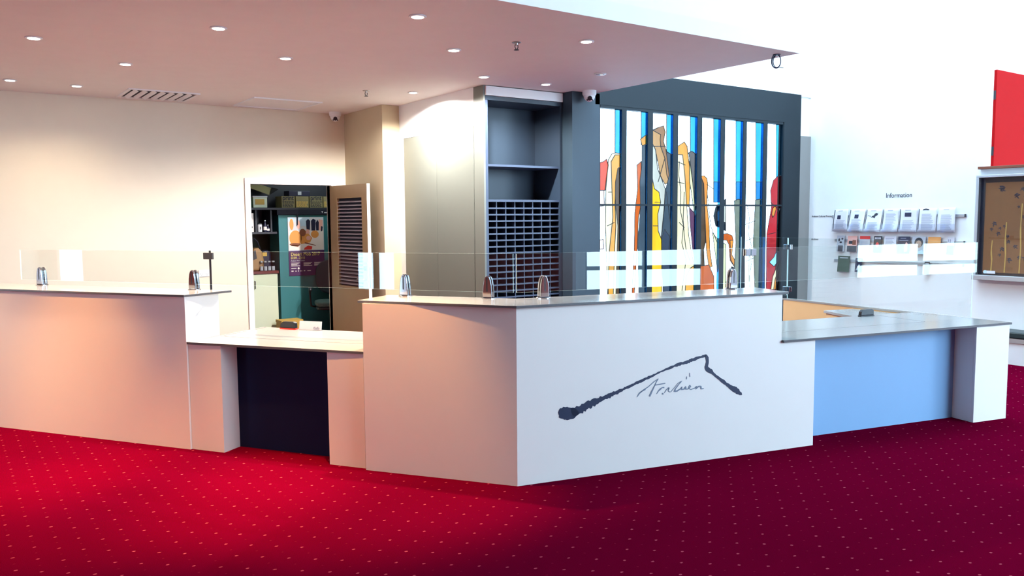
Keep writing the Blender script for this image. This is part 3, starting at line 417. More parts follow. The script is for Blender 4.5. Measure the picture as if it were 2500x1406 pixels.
# centre angled counter
t = thing('angled_counter', 'high angled counter at centre with black brush-stroke mark on white face', 'counter', Kz, RA, 'reception counter sections')
P1 = (2.17, 4.742)
def inner(n):
    k_ = math.tan((RA-LA)/2)*abs(n); return PR(k_, n)
MB().prism([P1, K, inner(-.02), (P1[0]+.829*.02, P1[1]+.559*.02)], 0, 1.073).build('front_panel', M['lam'], t)
MB().prism([K, PR(2.235, 0), PR(2.235, -.02), inner(-.02)], 0, .744).build('front_panel', M['lam'], t)
MB().prism([K, PR(1.945, 0), PR(1.945, -.02), inner(-.02)], .744, 1.073).build('upper_front_panel', M['lam'], t)
a = (P1[0]+.829*.02, P1[1]+.559*.02); b = (P1[0]+.829*.34, P1[1]+.559*.34)
MB().prism([a, b, (b[0]+.559*.02, b[1]-.829*.02), (a[0]+.559*.02, a[1]-.829*.02)], 0, 1.073).build('end_panel', M['lam'], t)
MB().prism([PR(1.925, -.021), PR(1.945, -.021), PR(1.945, -.34), PR(1.925, -.34)], .744, 1.073).build('end_panel', M['lam'], t)
MB().prism([PR(2.215, -.021), PR(2.235, -.021), PR(2.235, -.19), PR(2.215, -.19)], 0, .744).build('end_panel', M['lam'], t)
mb = MB()
U = (math.cos(RA), math.sin(RA), 0); V = (0, 0, 1)
O = (*PR(0, .0006), 0)
for Lf, Rt in LOGO_BRUSH:
    for i in range(len(Lf)-1):
        mb.slab(O, U, V, [Lf[i], Lf[i+1], Rt[i+1], Rt[i]], .0015)
mb.build('roofline_mark', M['ink'], t)['label'] = 'dark blue brush-stroke roofline mark'
def strokes(name, idx):
    mb = MB()
    for Lf, Rt in [LOGO_SCRIPT[q] for q in idx]:
        for i in range(len(Lf)-1): mb.slab(O, U, V, [Lf[i], Lf[i+1], Rt[i+1], Rt[i]], .0012)
    mb.build(name, M['grey_ink'], t)['label'] = 'thin grey handwritten lettering'
nS = len(LOGO_SCRIPT)
strokes('initial_lettering', range(0, 4)); strokes('script_lettering', range(4, nS-2)); strokes('accent_mark', [nS-2]); strokes('accent_mark', [nS-1])
t = thing('countertop', 'grey stone top bending around the high angled centre counter', 'countertop', (K[0], K[1], 1.074), RA, 'stone counter tops')
ff = PL(-1.07, .012); fb = PL(-1.066, -.375)
fo = (K[0]-.02, K[1]-.028)
MB().prism([ff, fo, inner(-.375), fb], 1.074, 1.09, 0, 1).build('slab', [M['stone'], M['shaded_edge']], t, bevel=.002)
MB().prism([fo, PR(1.985, .015), PR(2.01, -.375), inner(-.375)], 1.074, 1.09, 0, 1).build('slab', [M['stone'], M['shaded_edge']], t, bevel=.002)
# right low counter
t = thing('low_counter', 'low counter section at the right with blue-grey recessed panel and white end pillar', 'counter', (*PR(2.237, 0), 0), RA, 'reception counter sections')
o_ = 2.237
B(MB(), 3.803, 4.16, -.004, -.022, 0, .744, 0, o_).build('end_pillar', M['lam'], t, local=True)
B(MB(), 3.803, 3.823, -.0225, -.80, 0, .744, 0, o_).build('side_panel', M['lam'], t, local=True)
B(MB(), 4.06, 4.08, -.0225, -.80, 0, .744, 0, o_).build('side_panel', M['lam'], t, local=True)
B(MB(), 2.237, 3.802, -.193, -.212, 0, .744, 0, o_).build('recessed_panel', M['bluep'], t, local=True)['label'] = 'blue-grey recessed panel'
t = top('grey stone top on the low right counter, with thin inset seam', RA, None, .745, .761, 2.237)
mb = MB(); mb.prism(pl2([(1.948, .022), (4.172, .006), (4.135, -.302), (1.948, -.302)], o_), 0, .016, 0, 1); mb.prism(pl2([(3.61, -.303), (4.135, -.303), (4.08, -.82), (3.61, -.82)], o_), 0, .016, 0, 1)
mb.build('slab', [M['stone'], M['shaded_edge']], t, local=True)
MB().prism(pl2([(1.948, -.31), (3.603, -.31), (3.603, -.82), (1.948, -.82)], o_), 0, .016).build('inset_panel', M['stone'], t, local=True)
MB().prism(pl2([(1.948, -.30), (3.613, -.30), (3.613, -.81), (1.948, -.81)], o_), -.0005, .006).build('groove_base', M['dark'], t, local=True)
# return partition and shelf
t = thing('counter_return', 'tan return panel, warm glow in its colour, with inner shelf, running back behind the low right counter', 'counter', (*PR(4.08, -.83), 0), RA)
def rl(n, d=0.): return PR(4.166-.105*(-n)+d, n)
MB().prism([rl(-.83, -.03), rl(-2.29, -.03), rl(-2.29), rl(-.83)], 0, .743).build('panel', M['tan'], t)  # warm light on this panel is put into its tan colour
MB().prism([rl(-.825, -.035), rl(-2.295, -.035), rl(-2.295, .004), rl(-.825, .004)], .744, .761).build('cap_strip', M['stone'], t)
MB().prism([PR(3.5, -.83), rl(-.83, -.036), rl(-1.42, -.036), PR(3.62, -1.42)], .715, .735).build('shelf', M['stone'], t)
MB().prism([PR(3.52, -.83), PR(3.54, -.83), PR(3.66, -1.41), PR(3.64, -1.41)], .45, .714).build('shelf_side', M['tan'], t)
# ---------------------------------------------------------------- glass screens
GN = -.335
def pane(mb, A, Bp, z0, z1, th=.010):
    A = Vector((*A, 0)); Bp = Vector((*Bp, 0)); d = (Bp-A); l = d.length; d.normalize(); n = Vector((-d.y, d.x, 0))*th/2
    v = [A-n, Bp-n, Bp+n, A+n]; v = [p+Vector((0, 0, z0)) for p in v]+[p+Vector((0, 0, z1)) for p in v]
    mb.add(v, [(0, 1, 5, 4), (2, 3, 7, 6)], 0); o = len(mb.v)-8
    for f_ in ((3, 2, 1, 0), (4, 5, 6, 7), (1, 2, 6, 5), (3, 0, 4, 7)): mb.f.append(tuple(i+o for i in f_)); mb.m.append(1)
    return mb
GM = [M['glass'], M['gedge']]
Z0, Z1 = 1.131, 1.376
def gpane(A, Bp, z0, z1, label):
    o = pane(MB(), A, Bp, z0, z1).build('glass_screen', GM, loc=(*A, z0)); return tag(o, label, 'glass screen', 'frameless glass counter screens')
gpane(PL(-4.458, GN), PL(-.145, GN), Z0, Z1, 'long clear glass screen above the left counters, up to the corner joint')
gpane(PR(.14, GN), PR(1.927, GN), Z0, Z1, 'clear glass screen above the high white counter face with the brush mark')
gpane(PR(1.936, GN), PR(4.186, GN), Z0, Z1, 'clear glass screen bridging over the low right counter to its end')
gpane(PR(4.17, -.352), PR(3.931, -2.274), .7625, 1.379, 'tall clear glass screen standing along the return panel at the right')
gpane(PR(3.929, -2.282), PR(3.85, -2.93), .79, 1.379, 'clear glass gate hinged to the far end of the tall screen')
# clamps
def clamp(label):
    r = thing('glass_clamp', label, 'glass clamp', (0, 0, 1.0905), 0, 'polished steel clamps holding the glass screens')
    MB().lathe((0, 0, 0), [(.046, 0), (.046, .004), (.043, .006)], 28).build('base_plate', M['chrome'], r, local=True, smooth=False)
    prof = [(-.031, .006), (.031, .006), (.030, .05), (.027, .085), (.021, .118), (.013, .137), (0, .146), (-.013, .137), (-.021, .118), (-.027, .085), (-.030, .05)]
    for sgn in (-1, 1):
        mb = MB()
        if sgn < 0: mb.slab((0, -.0065, 0), (1, 0, 0), (0, 0, 1), prof, .020)
        else: mb.slab((0, .0265, 0), (1, 0, 0), (0, 0, 1), prof, .020)
        j = mb.build('jaw', M['chrome'], r, local=True, bevel=.004)
        y = -.0266 if sgn < 0 else .0266
        MB().box(-.004, .004, min(y, y-.0006*-sgn), max(y, y-.0006*-sgn)+.0002, .045, .135).build('groove', M['black'], j, local=True)
    MB().box(-.022, .022, -.0064, .0064, .006, .040).build('spacer', M['chrome'], r, local=True)
    return r
CL = [(PL(-4.23, GN), LA, 'steel glass clamp at the far left end of the long counter'), (PL(-2.68, GN), LA, 'steel glass clamp near the right end of the long left counter'),
      (PL(-.915, GN), LA, 'steel glass clamp at the left end of the angled centre counter'), (PL(-.315, GN), LA, 'steel glass clamp just left of the counter corner joint'),
      (PR(.325, GN), RA, 'steel glass clamp just right of the counter corner joint'), (PR(1.78, GN), RA, 'steel glass clamp at the right end of the high white counter')]
c0 = None
for p, rz, lb in CL:
    if c0 is None: c0 = clamp(lb); c0.location = (*p, 1.0905); c0.rotation_euler[2] = rz
    else: dup(c0, (*p, 1.0905), rz, lb)
# glass to glass connectors
def connector(p, z, rz, label):
    r = thing('glass_connector', label, 'glass connector', (*p, z), rz, 'square steel connectors between panes')
    for s_ in (-1, 1):
        mb = MB().box(-.045, -.004, .0055 if s_ > 0 else -.0165, .0165 if s_ > 0 else -.0055, -.025, .025); mb.box(.004, .045, .0055 if s_ > 0 else -.0165, .0165 if s_ > 0 else -.0055, -.025, .025)
        mb.build('plate', M['chrome'], r, local=True, bevel=.002)
    MB().lathe((0, 0, -.027), [(.0038, 0), (.0038, .054)], 12).build('hinge_pin', M['steel'], r, local=True)
TA = math.atan2(*(Vector(PR(4.17, -.352))-Vector(PR(3.931, -2.274))).yx)
connector(PR(1.9315, GN), 1.345, RA, 'steel connector joining the two upper screens above the counter step')
pj = PR(3.93, -2.278)
connector(pj, 1.285, TA, 'upper steel hinge connector at the far end of the tall screen')
connector(pj, .855, TA, 'lower steel hinge connector at the far end of the tall screen')
# ---------------------------------------------------------------- things on and behind the counters
t = thing('customer_display', 'small dark screen on a thin black pole behind the left counter end', 'display', (1.70, 6.44, 0), LA)
MB().lathe((0, 0, 0), [(.11, 0), (.11, .012), (.03, .02)], 24).build('base_plate', M['black'], t, local=True)
MB().tube([(0, 0, .015), (0, 0, 1.372)], .008).build('pole', M['black'], t, local=True)
MB().box(-.044, .044, -.026, -.008, 1.305, 1.356).build('screen', M['dark'], t, local=True, bevel=.003)
def stapler(loc, rz, label):
    r = thing('stapler', label, 'stapler', loc, rz, 'small black staplers')
    MB().box(-.075, .075, -.02, .02, 0, .008, bev=.008).build('base', M['redp'] if 'red' in label else M['dark'], r, local=True)
    mb = MB(); mb.slab((-.0, .016, 0), (1, 0, 0), (0, 0, 1), [(-.070, .010), (.07, .010), (.068, .05), (.05, .058), (-.045, .058), (-.066, .04)], .032); mb.build('arm', M['black'], r, local=True, bevel=.004)
stapler((*PL(-2.16, -.755), .7615), LA, 'black stapler with red base at the back of the low left counter')
stapler((*PR(3.47, -.77), .7615), RA, 'black stapler at the back of the low right counter')
q = PL(-1.965, -.755)
t = thing('card_holder', 'small white card leaning at the back of the low left counter', 'card', (*q, .7615), LA)
MB().slab((-.10, 0, 0), (1, 0, 0), (0, .17, .985), [(0, 0), (.20, 0), (.20, .068), (0, .068)], .003).build('card', M['paper'], t, local=True)
MB().box(-.10, .10, -.012, .03, 0, .004).build('foot', M['acry'], t, local=True)
mb = MB()
for i in range(6): mb.slab((.03+i*.009, -.0045, .012+.004*math.sin(i*2)), (1, 0, 0), (0, .17, .985), [(0, 0), (.007, 0), (.009, .012), (.002, .014)], .0006)
mb.build('scribble', M['textgrey'], t, local=True)
# ================================================================ CEILING FITTINGS
LAMP_W, LAMP_C = 300., (1., .62, .38)
def downlight(loc, label, on=True):
    r = thing('downlight', label, 'downlight', loc, 0, 'recessed ceiling downlights')
    MB().lathe((0, 0, 0), [(.040, -.001), (.056, -.001), (.058, -.006), (.050, -.010), (.040, -.008)], 28).build('trim_ring', M['white'], r, local=True, smooth=True)
    MB().lathe((0, 0, 0), [(.0395, -.0095), (.022, -.012), (0, -.0125)], 24).build('lens', M['lens'] if on else M['lensoff'], r, local=True, smooth=True)
    return r
DL = [((.64, 6.79), 'lit downlight, the largest at the far left edge of the low ceiling'), ((.63, 8.90), 'lit downlight above the back wall at the left frame edge'), ((1.18, 8.94), 'lit downlight just left of the louvred air vent'),
      ((1.36, 7.50), 'lit downlight in front of the louvred air vent'), ((1.64, 5.78), 'lit downlight high up, nearest the camera in the left half'), ((2.38, 6.55), 'lit downlight in front of the flat white ceiling panel'),
      ((2.61, 4.76), 'lit downlight closest to the front ceiling edge, above the centre'), ((3.35, 5.54), 'lit downlight left of the nearer sprinkler'), ((4.20, 6.42), 'lit downlight in front of the grey cupboard doors, left of the pigeonholes'),
      ((4.94, 6.45), 'bright cool downlight directly before the pigeonhole cabinet'), ((4.01, 4.74), 'lit downlight right of the nearer sprinkler, near the front ceiling edge'), ((4.10, 7.60), 'lit downlight close to the white wall above the grey cupboard')]
XL = [(1.93, 4.42), (.90, 5.06), (.28, 6.35), (-.8, 7.2), (-2.2, 6.2), (-2.4, 8.4), (-.6, 8.9), (-3.8, 7.3), (-2.2, 4.7), (2.1, 8.4)]
d0 = None
def spot(x, y, w=None, col=None, ang=86., bl=.75):
    l = bpy.data.lights.new('downlight_beam', 'SPOT'); l.energy = LAMP_W if w is None else w; l.color = col or LAMP_C; l.spot_size = math.radians(ang); l.spot_blend = bl; l.shadow_soft_size = .035
    o = bpy.data.objects.new('downlight_beam', l); COL.objects.link(o); o.location = (x, y, HC-.03); return o
for i, ((x, y), lb) in enumerate(DL):
    if d0 is None: d0 = downlight((x, y, HC), lb)
    else: dup(d0, (x, y, HC), None, lb)
    cool = 'cool' in lb
    cup_l = 'cupboard' in lb
    if y > 8.5: spot(x, y, 34, (1., .80, .58), 140, 1.)
    elif cup_l: spot(x, y, 330, (1., .95, .88), 166, .35)
    elif y < 6: spot(x, y, 300 if x < 3 else 120, (1., .72, .5), 66, .7)
    elif x > 2.3 and not cool: spot(x, y, 190, (1., .86, .72))
    else: spot(x, y, 150 if cool else (150 if y > 7 else 240), (.92, .97, 1.) if cool else (1., .70, .48))
for x, y in XL[:-1]: dup(d0, (x, y, HC), None, 'lit downlight out of view to the left of the counters'); spot(x, y, 45 if y > 8 else (420 if (x > 0 and y < 6.5) else 240 if y < 6 else None), (1., .86, .70) if y > 8 else ((1., .44, .12) if y < 6.5 else None), 54 if y < 6.5 else 86)
downlight((5.01, 5.73, HC), 'unlit downlight near the right ceiling edge, by the pillar camera', False)
def sprinkler(loc, label):
    r = thing('sprinkler', label, 'sprinkler', loc, 0, 'ceiling sprinklers')
    MB().lathe((0, 0, 0), [(0, 0), (.036, 0), (.034, -.005), (.012, -.008), (.010, -.022), (0, -.022)], 20).build('escutcheon', M['steel'], r, local=True)
    mb = MB(); mb.tube([(-.012, 0, -.02), (-.014, 0, -.035), (-.004, 0, -.055)], .003); mb.tube([(.012, 0, -.02), (.014, 0, -.035), (.004, 0, -.055)], .003); mb.build('frame_arms', M['dark'], r, local=True)
    MB().lathe((0, 0, 0), [(0, -.054), (.02, -.055), (.02, -.058), (0, -.059)], 16).build('deflector', M['dark'], r, local=True)
    return r
s0 = sprinkler((3.60, 5.056, HC), 'nearer ceiling sprinkler, between two downlights')
dup(s0, (3.646, 7.753, HC), None, 'farther ceiling sprinkler, near the shaded cream wall corner')
# air vent and panel
t = thing('air_vent', 'square louvred air vent with dark slots in the ceiling', 'air vent', (1.96, 9.14, HC))
mb = MB()
for a in ((-.34, .34, -.31, -.28), (-.34, .34, .28, .31), (-.34, -.31, -.28, .28), (.31, .34, -.28, .28)): mb.box(*a, -.012, 0)
mb.build('frame', M['white'], t, local=True)
MB().box(-.31, .31, -.28, .28, -.003, -.001).build('dark_void', M['void'], t, local=True)
for k in range(7):
    x = -.26+k*.085
    mb = MB(); mb.add([(x-.02, -.28, -.004), (x+.014, -.28, -.024), (x+.018, -.28, -.022), (x-.016, -.28, -.003), (x-.02, .28, -.004), (x+.014, .28, -.024), (x+.018, .28, -.022), (x-.016, .28, -.003)], [(0, 1, 2, 3), (7, 6, 5, 4), (0, 4, 5, 1), (1, 5, 6, 2), (2, 6, 7, 3), (3, 7, 4, 0)])
    mb.build('slat', M['white'], t, local=True)
t = thing('ceiling_panel', 'square framed pale grey access panel in the ceiling, right of the vent', 'ceiling panel', (3.21, 9.13, HC))
mb = MB()
for a in ((-.38, .38, -.37, -.34), (-.38, .38, .34, .37), (-.38, -.35, -.34, .34), (.35, .38, -.34, .34)): mb.box(*a, -.014, 0)
mb.build('frame', M['white'], t, local=True)
MB().box(-.35, .35, -.34, .34, -.005, -.001).build('panel', M['white'], t, local=True)
# dome cameras
def dome(loc, aim, label):
    r = thing('security_camera', label, 'camera', loc, aim, 'white ceiling dome cameras')
    MB().lathe((0, 0, 0), [(0, 0), (.072, 0), (.072, -.035), (.064, -.05), (0, -.05)], 28).build('base', M['white'], r, local=True, smooth=False)
    prof = [(.060*math.cos(a), -.05-.062*math.sin(a)) for a in [i*math.pi/16 for i in range(9)]]
    MB().lathe((0, 0, 0), prof, 28).build('eyeball', M['white'], r, local=True, smooth=True)
    d = Vector((1, 0, -.55)).normalized(); c = Vector((0, 0, -.055))+d*.0585
    ln = MB().lathe(c, [(.024, -.006), (.024, .003), (.014, .005), (0, .005)], 20, axis=d).build('lens', M['black'], r, local=True)
    for s_ in (-1, 1): MB().lathe(c+Vector((-.006, s_*.026, -.017)), [(.007, -.008), (.007, .004), (0, .005)], 12, axis=d).build('infrared_lamp', M['black'], r, local=True)
    return r
c1 = dome((4.05, 9.50, HC), math.radians(-112), 'white dome camera in the back wall corner above the office door')
dup(c1, (5.58, 6.55, HC), math.radians(-125), 'white dome camera on the ceiling before the dark pillar')
# hanging cable
t = thing('cable_coil', 'tied dark blue cable loops hanging from the ceiling corner', 'cable', (5.633, 4.291, HC))
for k, (dx, w, h) in enumerate(((0, .034, .105), (.006, .029, .098), (-.005, .036, .112))):
    pts = []
    for i in range(25):
        a = -math.pi*.5*1.75+i*math.pi*1.75/24
        a = math.pi/2+.35+(2*math.pi-.7)*i/24
        pts.append((w*math.cos(a)*.57+dx, -w*math.cos(a)*.82, -.05+h*.5*math.sin(a)-.006+(0.002*k)))
    MB().tube(pts, .0035, 8).build('cable_loop', M['rubber'], t, local=True, smooth=True)
MB().tube([(.012, -.012, -.103), (.024, -.03, -.106), (.032, -.045, -.110)], .003).build('cable_tail', M['steel'], t, local=True)
MB().lathe((0, 0, 0), [(0, 0), (.03, 0), (.03, -.006), (0, -.006)], 16).build('ceiling_plate', M['rubber'], t, local=True)
# power point
t = thing('power_outlet', 'white double power outlet on the cream back wall', 'power outlet', (2.477, YB, 1.0))
MB().box(-.060, .060, -.010, -.001, -.038, .038).build('plate', M['white'], t, local=True, bevel=.003)
for x in (-.03, .03):
    MB().box(x-.006, x+.006, -.013, -.0102, .014, .028).build('switch', M['white'], t, local=True)
    mb = MB()
    for dx, dz in ((-.008, -.006), (.008, -.006), (0, -.020)): mb.box(x+dx-.0015, x+dx+.0015, -.0108, -.0101, dz-.005, dz+.005)
    mb.build('socket_holes', M['dark'], t, local=True)
# ================================================================ GREY CUPBOARD AND PIGEONHOLES
t = thing('storage_cupboard', 'tall grey-green cupboard with two plain doors, left of the pigeonholes', 'cupboard', (4.45, 7.75, 0))
MB().box(4.471, 4.545, 7.29, 8.495, 0, 2.515).build('carcass', M['cup'], t)
MB().box(4.45, 4.47, 7.752, 8.497, .06, 2.517).build('door', M['cup'], t, bevel=.002)
MB().box(4.45, 4.47, 7.012, 7.748, .06, 2.517).build('door', M['cup'], t, bevel=.002)
MB().box(4.458, 4.47, 7.0, 8.497, 0, .058).build('kickboard', M['dark'], t)
PX0, PX1, PY, PYB = 4.452, 5.436, 6.82, 7.28
t = thing('pigeonhole_cabinet', 'tall dark slate cabinet with open shelves above a grid of pigeonholes', 'cabinet', (4.95, 7.05, 0))
MB().box(PX0, PX0+.02, PY, 6.998, 0, HC-.001).build('end_panel', M['cup'], t)
MB().box(PX0+.02, PX0+.05, PY, PYB, 0, 2.80).build('side_panel', M['pigedge'], t)
MB().box(PX1-.03, PX1, PY, PYB, 0, 2.80).build('side_panel', M['pige'], t)
MB().box(PX0+.05, PX1-.03, PYB-.02, PYB, 0, 2.80).build('back_panel', M['pige'], t)
MB().box(PX0+.02, PX1, PY-.005, PYB, 2.76, 2.80).build('top_panel', M['pige'], t)
MB().box(PX0+.022, PX1-.004, PY-.02, PY+.06, 2.803, HC-.008).build('pelmet', M['white'], t)['label'] = 'white pelmet strip'
MB().box(PX0+.05, PX1-.03, PY+.02, PYB-.02, 2.115, 2.137).build('shelf', M['pigedge'], t)
gx0, gx1, gz0, gz1 = PX0+.05, PX1-.03, .28, 1.765
MB().box(gx0, gx1, PY+.012, PYB-.02, gz1, gz1+.022).build('shelf', M['pigedge'], t)
MB().box(gx0, gx1, PY+.012, PYB-.02, gz0-.03, gz0).build('shelf', M['pigedge'], t)
NR = 23; rp = (gz1-gz0)/NR
for k in range(1, NR): MB().box(gx0, gx1, PY+.02, PYB-.02, gz0+k*rp-.0075, gz0+k*rp+.0075).build('pigeonhole_shelf', M['pigedge'], t)
for k in range(1, 8):
    x = gx0+k*(gx1-gx0)/8
    MB().box(x-.005, x+.005, PY+.026, PYB-.02, gz0, gz1).build('divider', M['pigedge'], t)
# ================================================================ THE OFFICE BEHIND THE DOOR
YO = 10.6
t = thing('base_cupboard', 'pale green base cupboard under the red-brown bench in the office', 'cupboard', (3.1, 10.85, 0))
MB().box(2.45, 3.655, YO+.02, 11.15, .15, .9).build('carcass', M['cupw'], t); MB().box(2.45, 3.65, YO+.06, 11.15, 0, .148).build('plinth', M['void'], t)
for x0, x1, hx_ in ((2.46, 2.88, 2.85), (2.89, 3.318, 3.29), (3.322, 3.653, 3.35)):
    d_ = MB().box(x0, x1, YO, YO+.018, .155, .895).build('door', M['cupw'], t, bevel=.002)
    MB().tube([(hx_, YO, .71), (hx_, YO-.025, .715), (hx_, YO-.025, .805), (hx_, YO, .81)], .005).build('handle', M['dark'], d_)
MB().box(2.45, 3.665, YO-.02, 11.18, .902, .936).build('bench_top', M['redtop'], t)
t = thing('wall_shelf', 'dark two-level wall shelving above the office bench', 'shelf', (3.8, 10.9, 1.7))
MB().box(2.45, 4.82, YO, 10.979, 1.733, 1.760).build('shelf', M['shelfd'], t); MB().box(2.45, 3.665, YO, 10.98, 1.42, 1.446).build('shelf', M['shelfd'], t)
MB().box(3.40, 3.42, YO+.05, 10.98, 1.446, 1.733).build('divider', M['shelfd'], t); MB().box(3.60, 3.62, YO+.05, 10.98, 1.446, 1.733).build('divider', M['shelfd'], t); MB().box(2.45, 4.82, 10.98, 11.0, 1.42, 2.1).build('back_panel', M['shelfd'], t)
t = thing('tall_cabinet', 'teal office cabinet with dark header strip, holding the poster', 'cabinet', (4.3, 10.9, 0))
MB().box(3.69, 4.82, YO+.005, 10.97, 0, 1.665).build('body', M['teal'], t, bevel=.004)
h_ = MB().box(3.67, 4.82, YO-.01, 10.97, 1.667, 1.73).build('header', M['void'], t)
mb = MB(); mb.slab((4.292, YO-.0105, 1.70), (1, 0, 0), (0, 0, 1), [(-.012, .012), (.012, .012), (0, -.012)], .001)
for k in range(7): mb.slab((4.32+k*.016, YO-.0105, 1.688), (1, 0, 0), (0, 0, 1), [(0, 0), (.011, 0), (.011, .012), (0, .012)], .001)
mb.build('header_mark', M['paper'], h_)
# poster
def rect(x0, x1, y0, y1): return [(x0, y0), (x1, y0), (x1, y1), (x0, y1)]
def ell(cx, cy, rx, ry, n=18, a0=0): return [(cx+rx*math.cos(a0+2*math.pi*i/n), cy+ry*math.sin(a0+2*math.pi*i/n)) for i in range(n)]
PO = (3.812, YO-.002, .855)
t = thing('poster', 'exhibition poster with desert photo and purple text band on teal cabinet', 'poster', PO)
SU, SV = (1, 0, 0), (0, 0, 1)
def lay(name, mat, polys, k):
    mb = MB()
    for p_ in polys: mb.slab((PO[0], PO[1]-.0006*k, PO[2]), SU, SV, p_, .0005)
    return mb.build(name, mat, t)
def each(mat, polys, k):
    for p_ in polys: lay('printed_shape', mat, [p_], k)
sh = lay('sheet', M['paper'], [rect(0, .497, 0, .78)], 0)
lay('text_band', M['purple'], [rect(0, .497, 0, .335)], 1)
lay('photo_sky', M['skyp'], [rect(.11, .30, .66, .775), rect(.0, .10, .72, .775)], 1)
lay('photo_ground', M['palep'], [rect(.01, .487, .345, .60)], 1)
each(M['orange'], [ell(.10, .50, .085, .105), ell(.05, .685, .028, .075), [(.17, .42), (.30, .44), (.33, .50), (.25, .60), (.17, .57)], ell(.37, .55, .055, .05)], 2)
each(M['brownp'], [ell(.20, .575, .045, .05, a0=.4), [(.22, .43), (.38, .395), (.38, .402), (.23, .445)], ell(.09, .42, .075, .018), [(.03, .40), (.13, .385), (.16, .41), (.05, .415)]], 3)
each(M['pink'], [ell(.28, .50, .032, .03), ell(.145, .68, .022, .06), [(.42, .61), (.48, .60), (.487, .74), (.43, .75)], [(.24, .56), (.30, .56), (.29, .62), (.26, .64)]], 3)
each(M['redp'], [[(.21, .345), (.32, .345), (.33, .385), (.27, .40), (.22, .37)]], 4)
each(M['navy'], [[(.255, .62), (.30, .61), (.31, .73), (.28, .755), (.25, .73)], [(.325, .60), (.375, .60), (.385, .74), (.35, .76), (.32, .73)], [(.39, .60), (.425, .60), (.43, .71), (.41, .745), (.385, .70)], [(.455, .585), (.475, .59), (.485, .65), (.46, .66)], [(.118, .66), (.128, .66), (.13, .78), (.12, .78)]], 4)
lettering('title_lettering', 'Desert Mob 2017', .066, (PO[0]+.028, PO[1]-.0012, PO[2]+.265), SU, SV, M['yellow'], t, width=.40)
lettering('date_lettering', '07/09 - 22/10', .048, (PO[0]+.028, PO[1]-.0012, PO[2]+.222), SU, SV, M['yellow'], t, width=.19)
lettering('venue_lettering', 'Araluen Arts Centre', .03, (PO[0]+.028, PO[1]-.0012, PO[2]+.192), SU, SV, M['paper'], t, width=.19)
rows = []
for cx in (.03, .20, .35):
    for k in range(4): rows.append(rect(cx, cx+.12-.02*(k % 3), .168-k*.013, .174-k*.013))
rows += [rect(.03, .10, .094, .104), rect(.03, .06, .056, .07), rect(.085, .10, .056, .068), rect(.12, .13, .056, .07), rect(.145, .18, .058, .066), rect(.20, .22, .058, .068), rect(.25, .30, .058, .066)]
lay('small_print', M['palep'], rows+[ell(.13, .098, .014, .014)], 2)
t = thing('hanging_strap', 'short black strap hanging over the top edge of the poster', 'strap', (3.94, YO-.012, 1.70))
MB().slab((3.932, YO-.014, 1.53), (1, 0, 0), (0, 0, 1), [(0, 0), (.014, 0), (.018, .10), (.012, .16), (-.004, .16), (.002, .1)], .004).build('strap', M['void'], t)
# things on the top shelf
for x0, x1, w, lb in ((3.75, 3.93, 1, 'cardboard box printed with black letters, leftmost on the office top shelf'), (3.942, 4.122, 0, 'plain-fronted cardboard box between two printed boxes on the top shelf'), (4.134, 4.318, 1, 'cardboard box printed with black letters, third along the office top shelf'), (4.33, 4.51, 0, 'cardboard box partly hidden by the open door leaf, on the top shelf')):
    t = thing('carton', lb, 'box', ((x0+x1)/2, YO+.14, 1.7605), 0, 'small cartons on the office shelf')
    MB().box(x0, x1, YO+.03, YO+.27, 1.7605, 1.913).build('body', M['cardb'], t, bevel=.003)
    mb = MB()
    rr = random.Random(int(x0*100))
    for k in range(5):
        x = x0+.012
        while x < x1-.03:
            l_ = rr.uniform(.012, .035); mb.slab((x, YO+.0298, 1.77+k*.016+(0 if w else 0)), SU, SV, rect(0, l_, 0, .010), .0006); x += l_+.008
    mb.build('fine_print', M['textblk'] if w else M['ochre'], t)
    if w: lettering('carton_lettering', 'print', .085, (x0+.012, YO+.0292, 1.862), SU, SV, M['textblk'], t, width=x1-x0-.03, off=.002)
t = thing('dark_tray', 'low dark blue tray lying on top of the cardboard boxes', 'tray', (4.0, YO+.15, 1.914))
MB().box(3.86, 4.15, YO+.05, YO+.25, 1.9135, 1.985).build('tray', M['navy'], t, bevel=.004); MB().box(3.98, 4.03, YO+.047, YO+.0495, 1.93, 1.975).build('label_card', M['gp'], t)
t = thing('storage_box', 'white storage box with cream label on the office top shelf', 'box', (3.465, YO+.14, 1.7605))
MB().box(3.372, 3.558, YO+.03, YO+.26, 1.7605, 1.90).build('body', M['cupw'], t, bevel=.006); MB().box(3.368, 3.562, YO+.026, YO+.264, 1.895, 1.912).build('lid', M['paper'], t, bevel=.003); MB().box(3.40, 3.52, YO+.027, YO+.0295, 1.80, 1.87).build('label_card', M['ochre'], t)
t = thing('storage_box', 'small green box at the left end of the office top shelf', 'box', (3.29, YO+.14, 1.7605))
MB().box(3.22, 3.352, YO+.04, YO+.24, 1.7605, 1.89).build('body', M['greenp'], t, bevel=.004); MB().box(3.218, 3.354, YO+.038, YO+.242, 1.875, 1.895).build('lid', M['greenp'], t)
t = thing('folded_carton', 'folded grey cardboard sheet lying tilted over the white storage box', 'cardboard', (3.46, YO+.2, 1.93))
mb = MB(); mb.add([(3.28, YO+.02, 2.03), (3.60, YO+.06, 1.925), (3.72, YO+.33, 2.02), (3.40, YO+.33, 2.12), (3.28, YO+.02, 2.038), (3.60, YO+.06, 1.933), (3.72, YO+.33, 2.028), (3.40, YO+.33, 2.128)], [(3, 2, 1, 0), (4, 5, 6, 7), (0, 1, 5, 4), (1, 2, 6, 5), (2, 3, 7, 6), (3, 0, 4, 7)]); mb.build('sheet', M['cardb'], t)
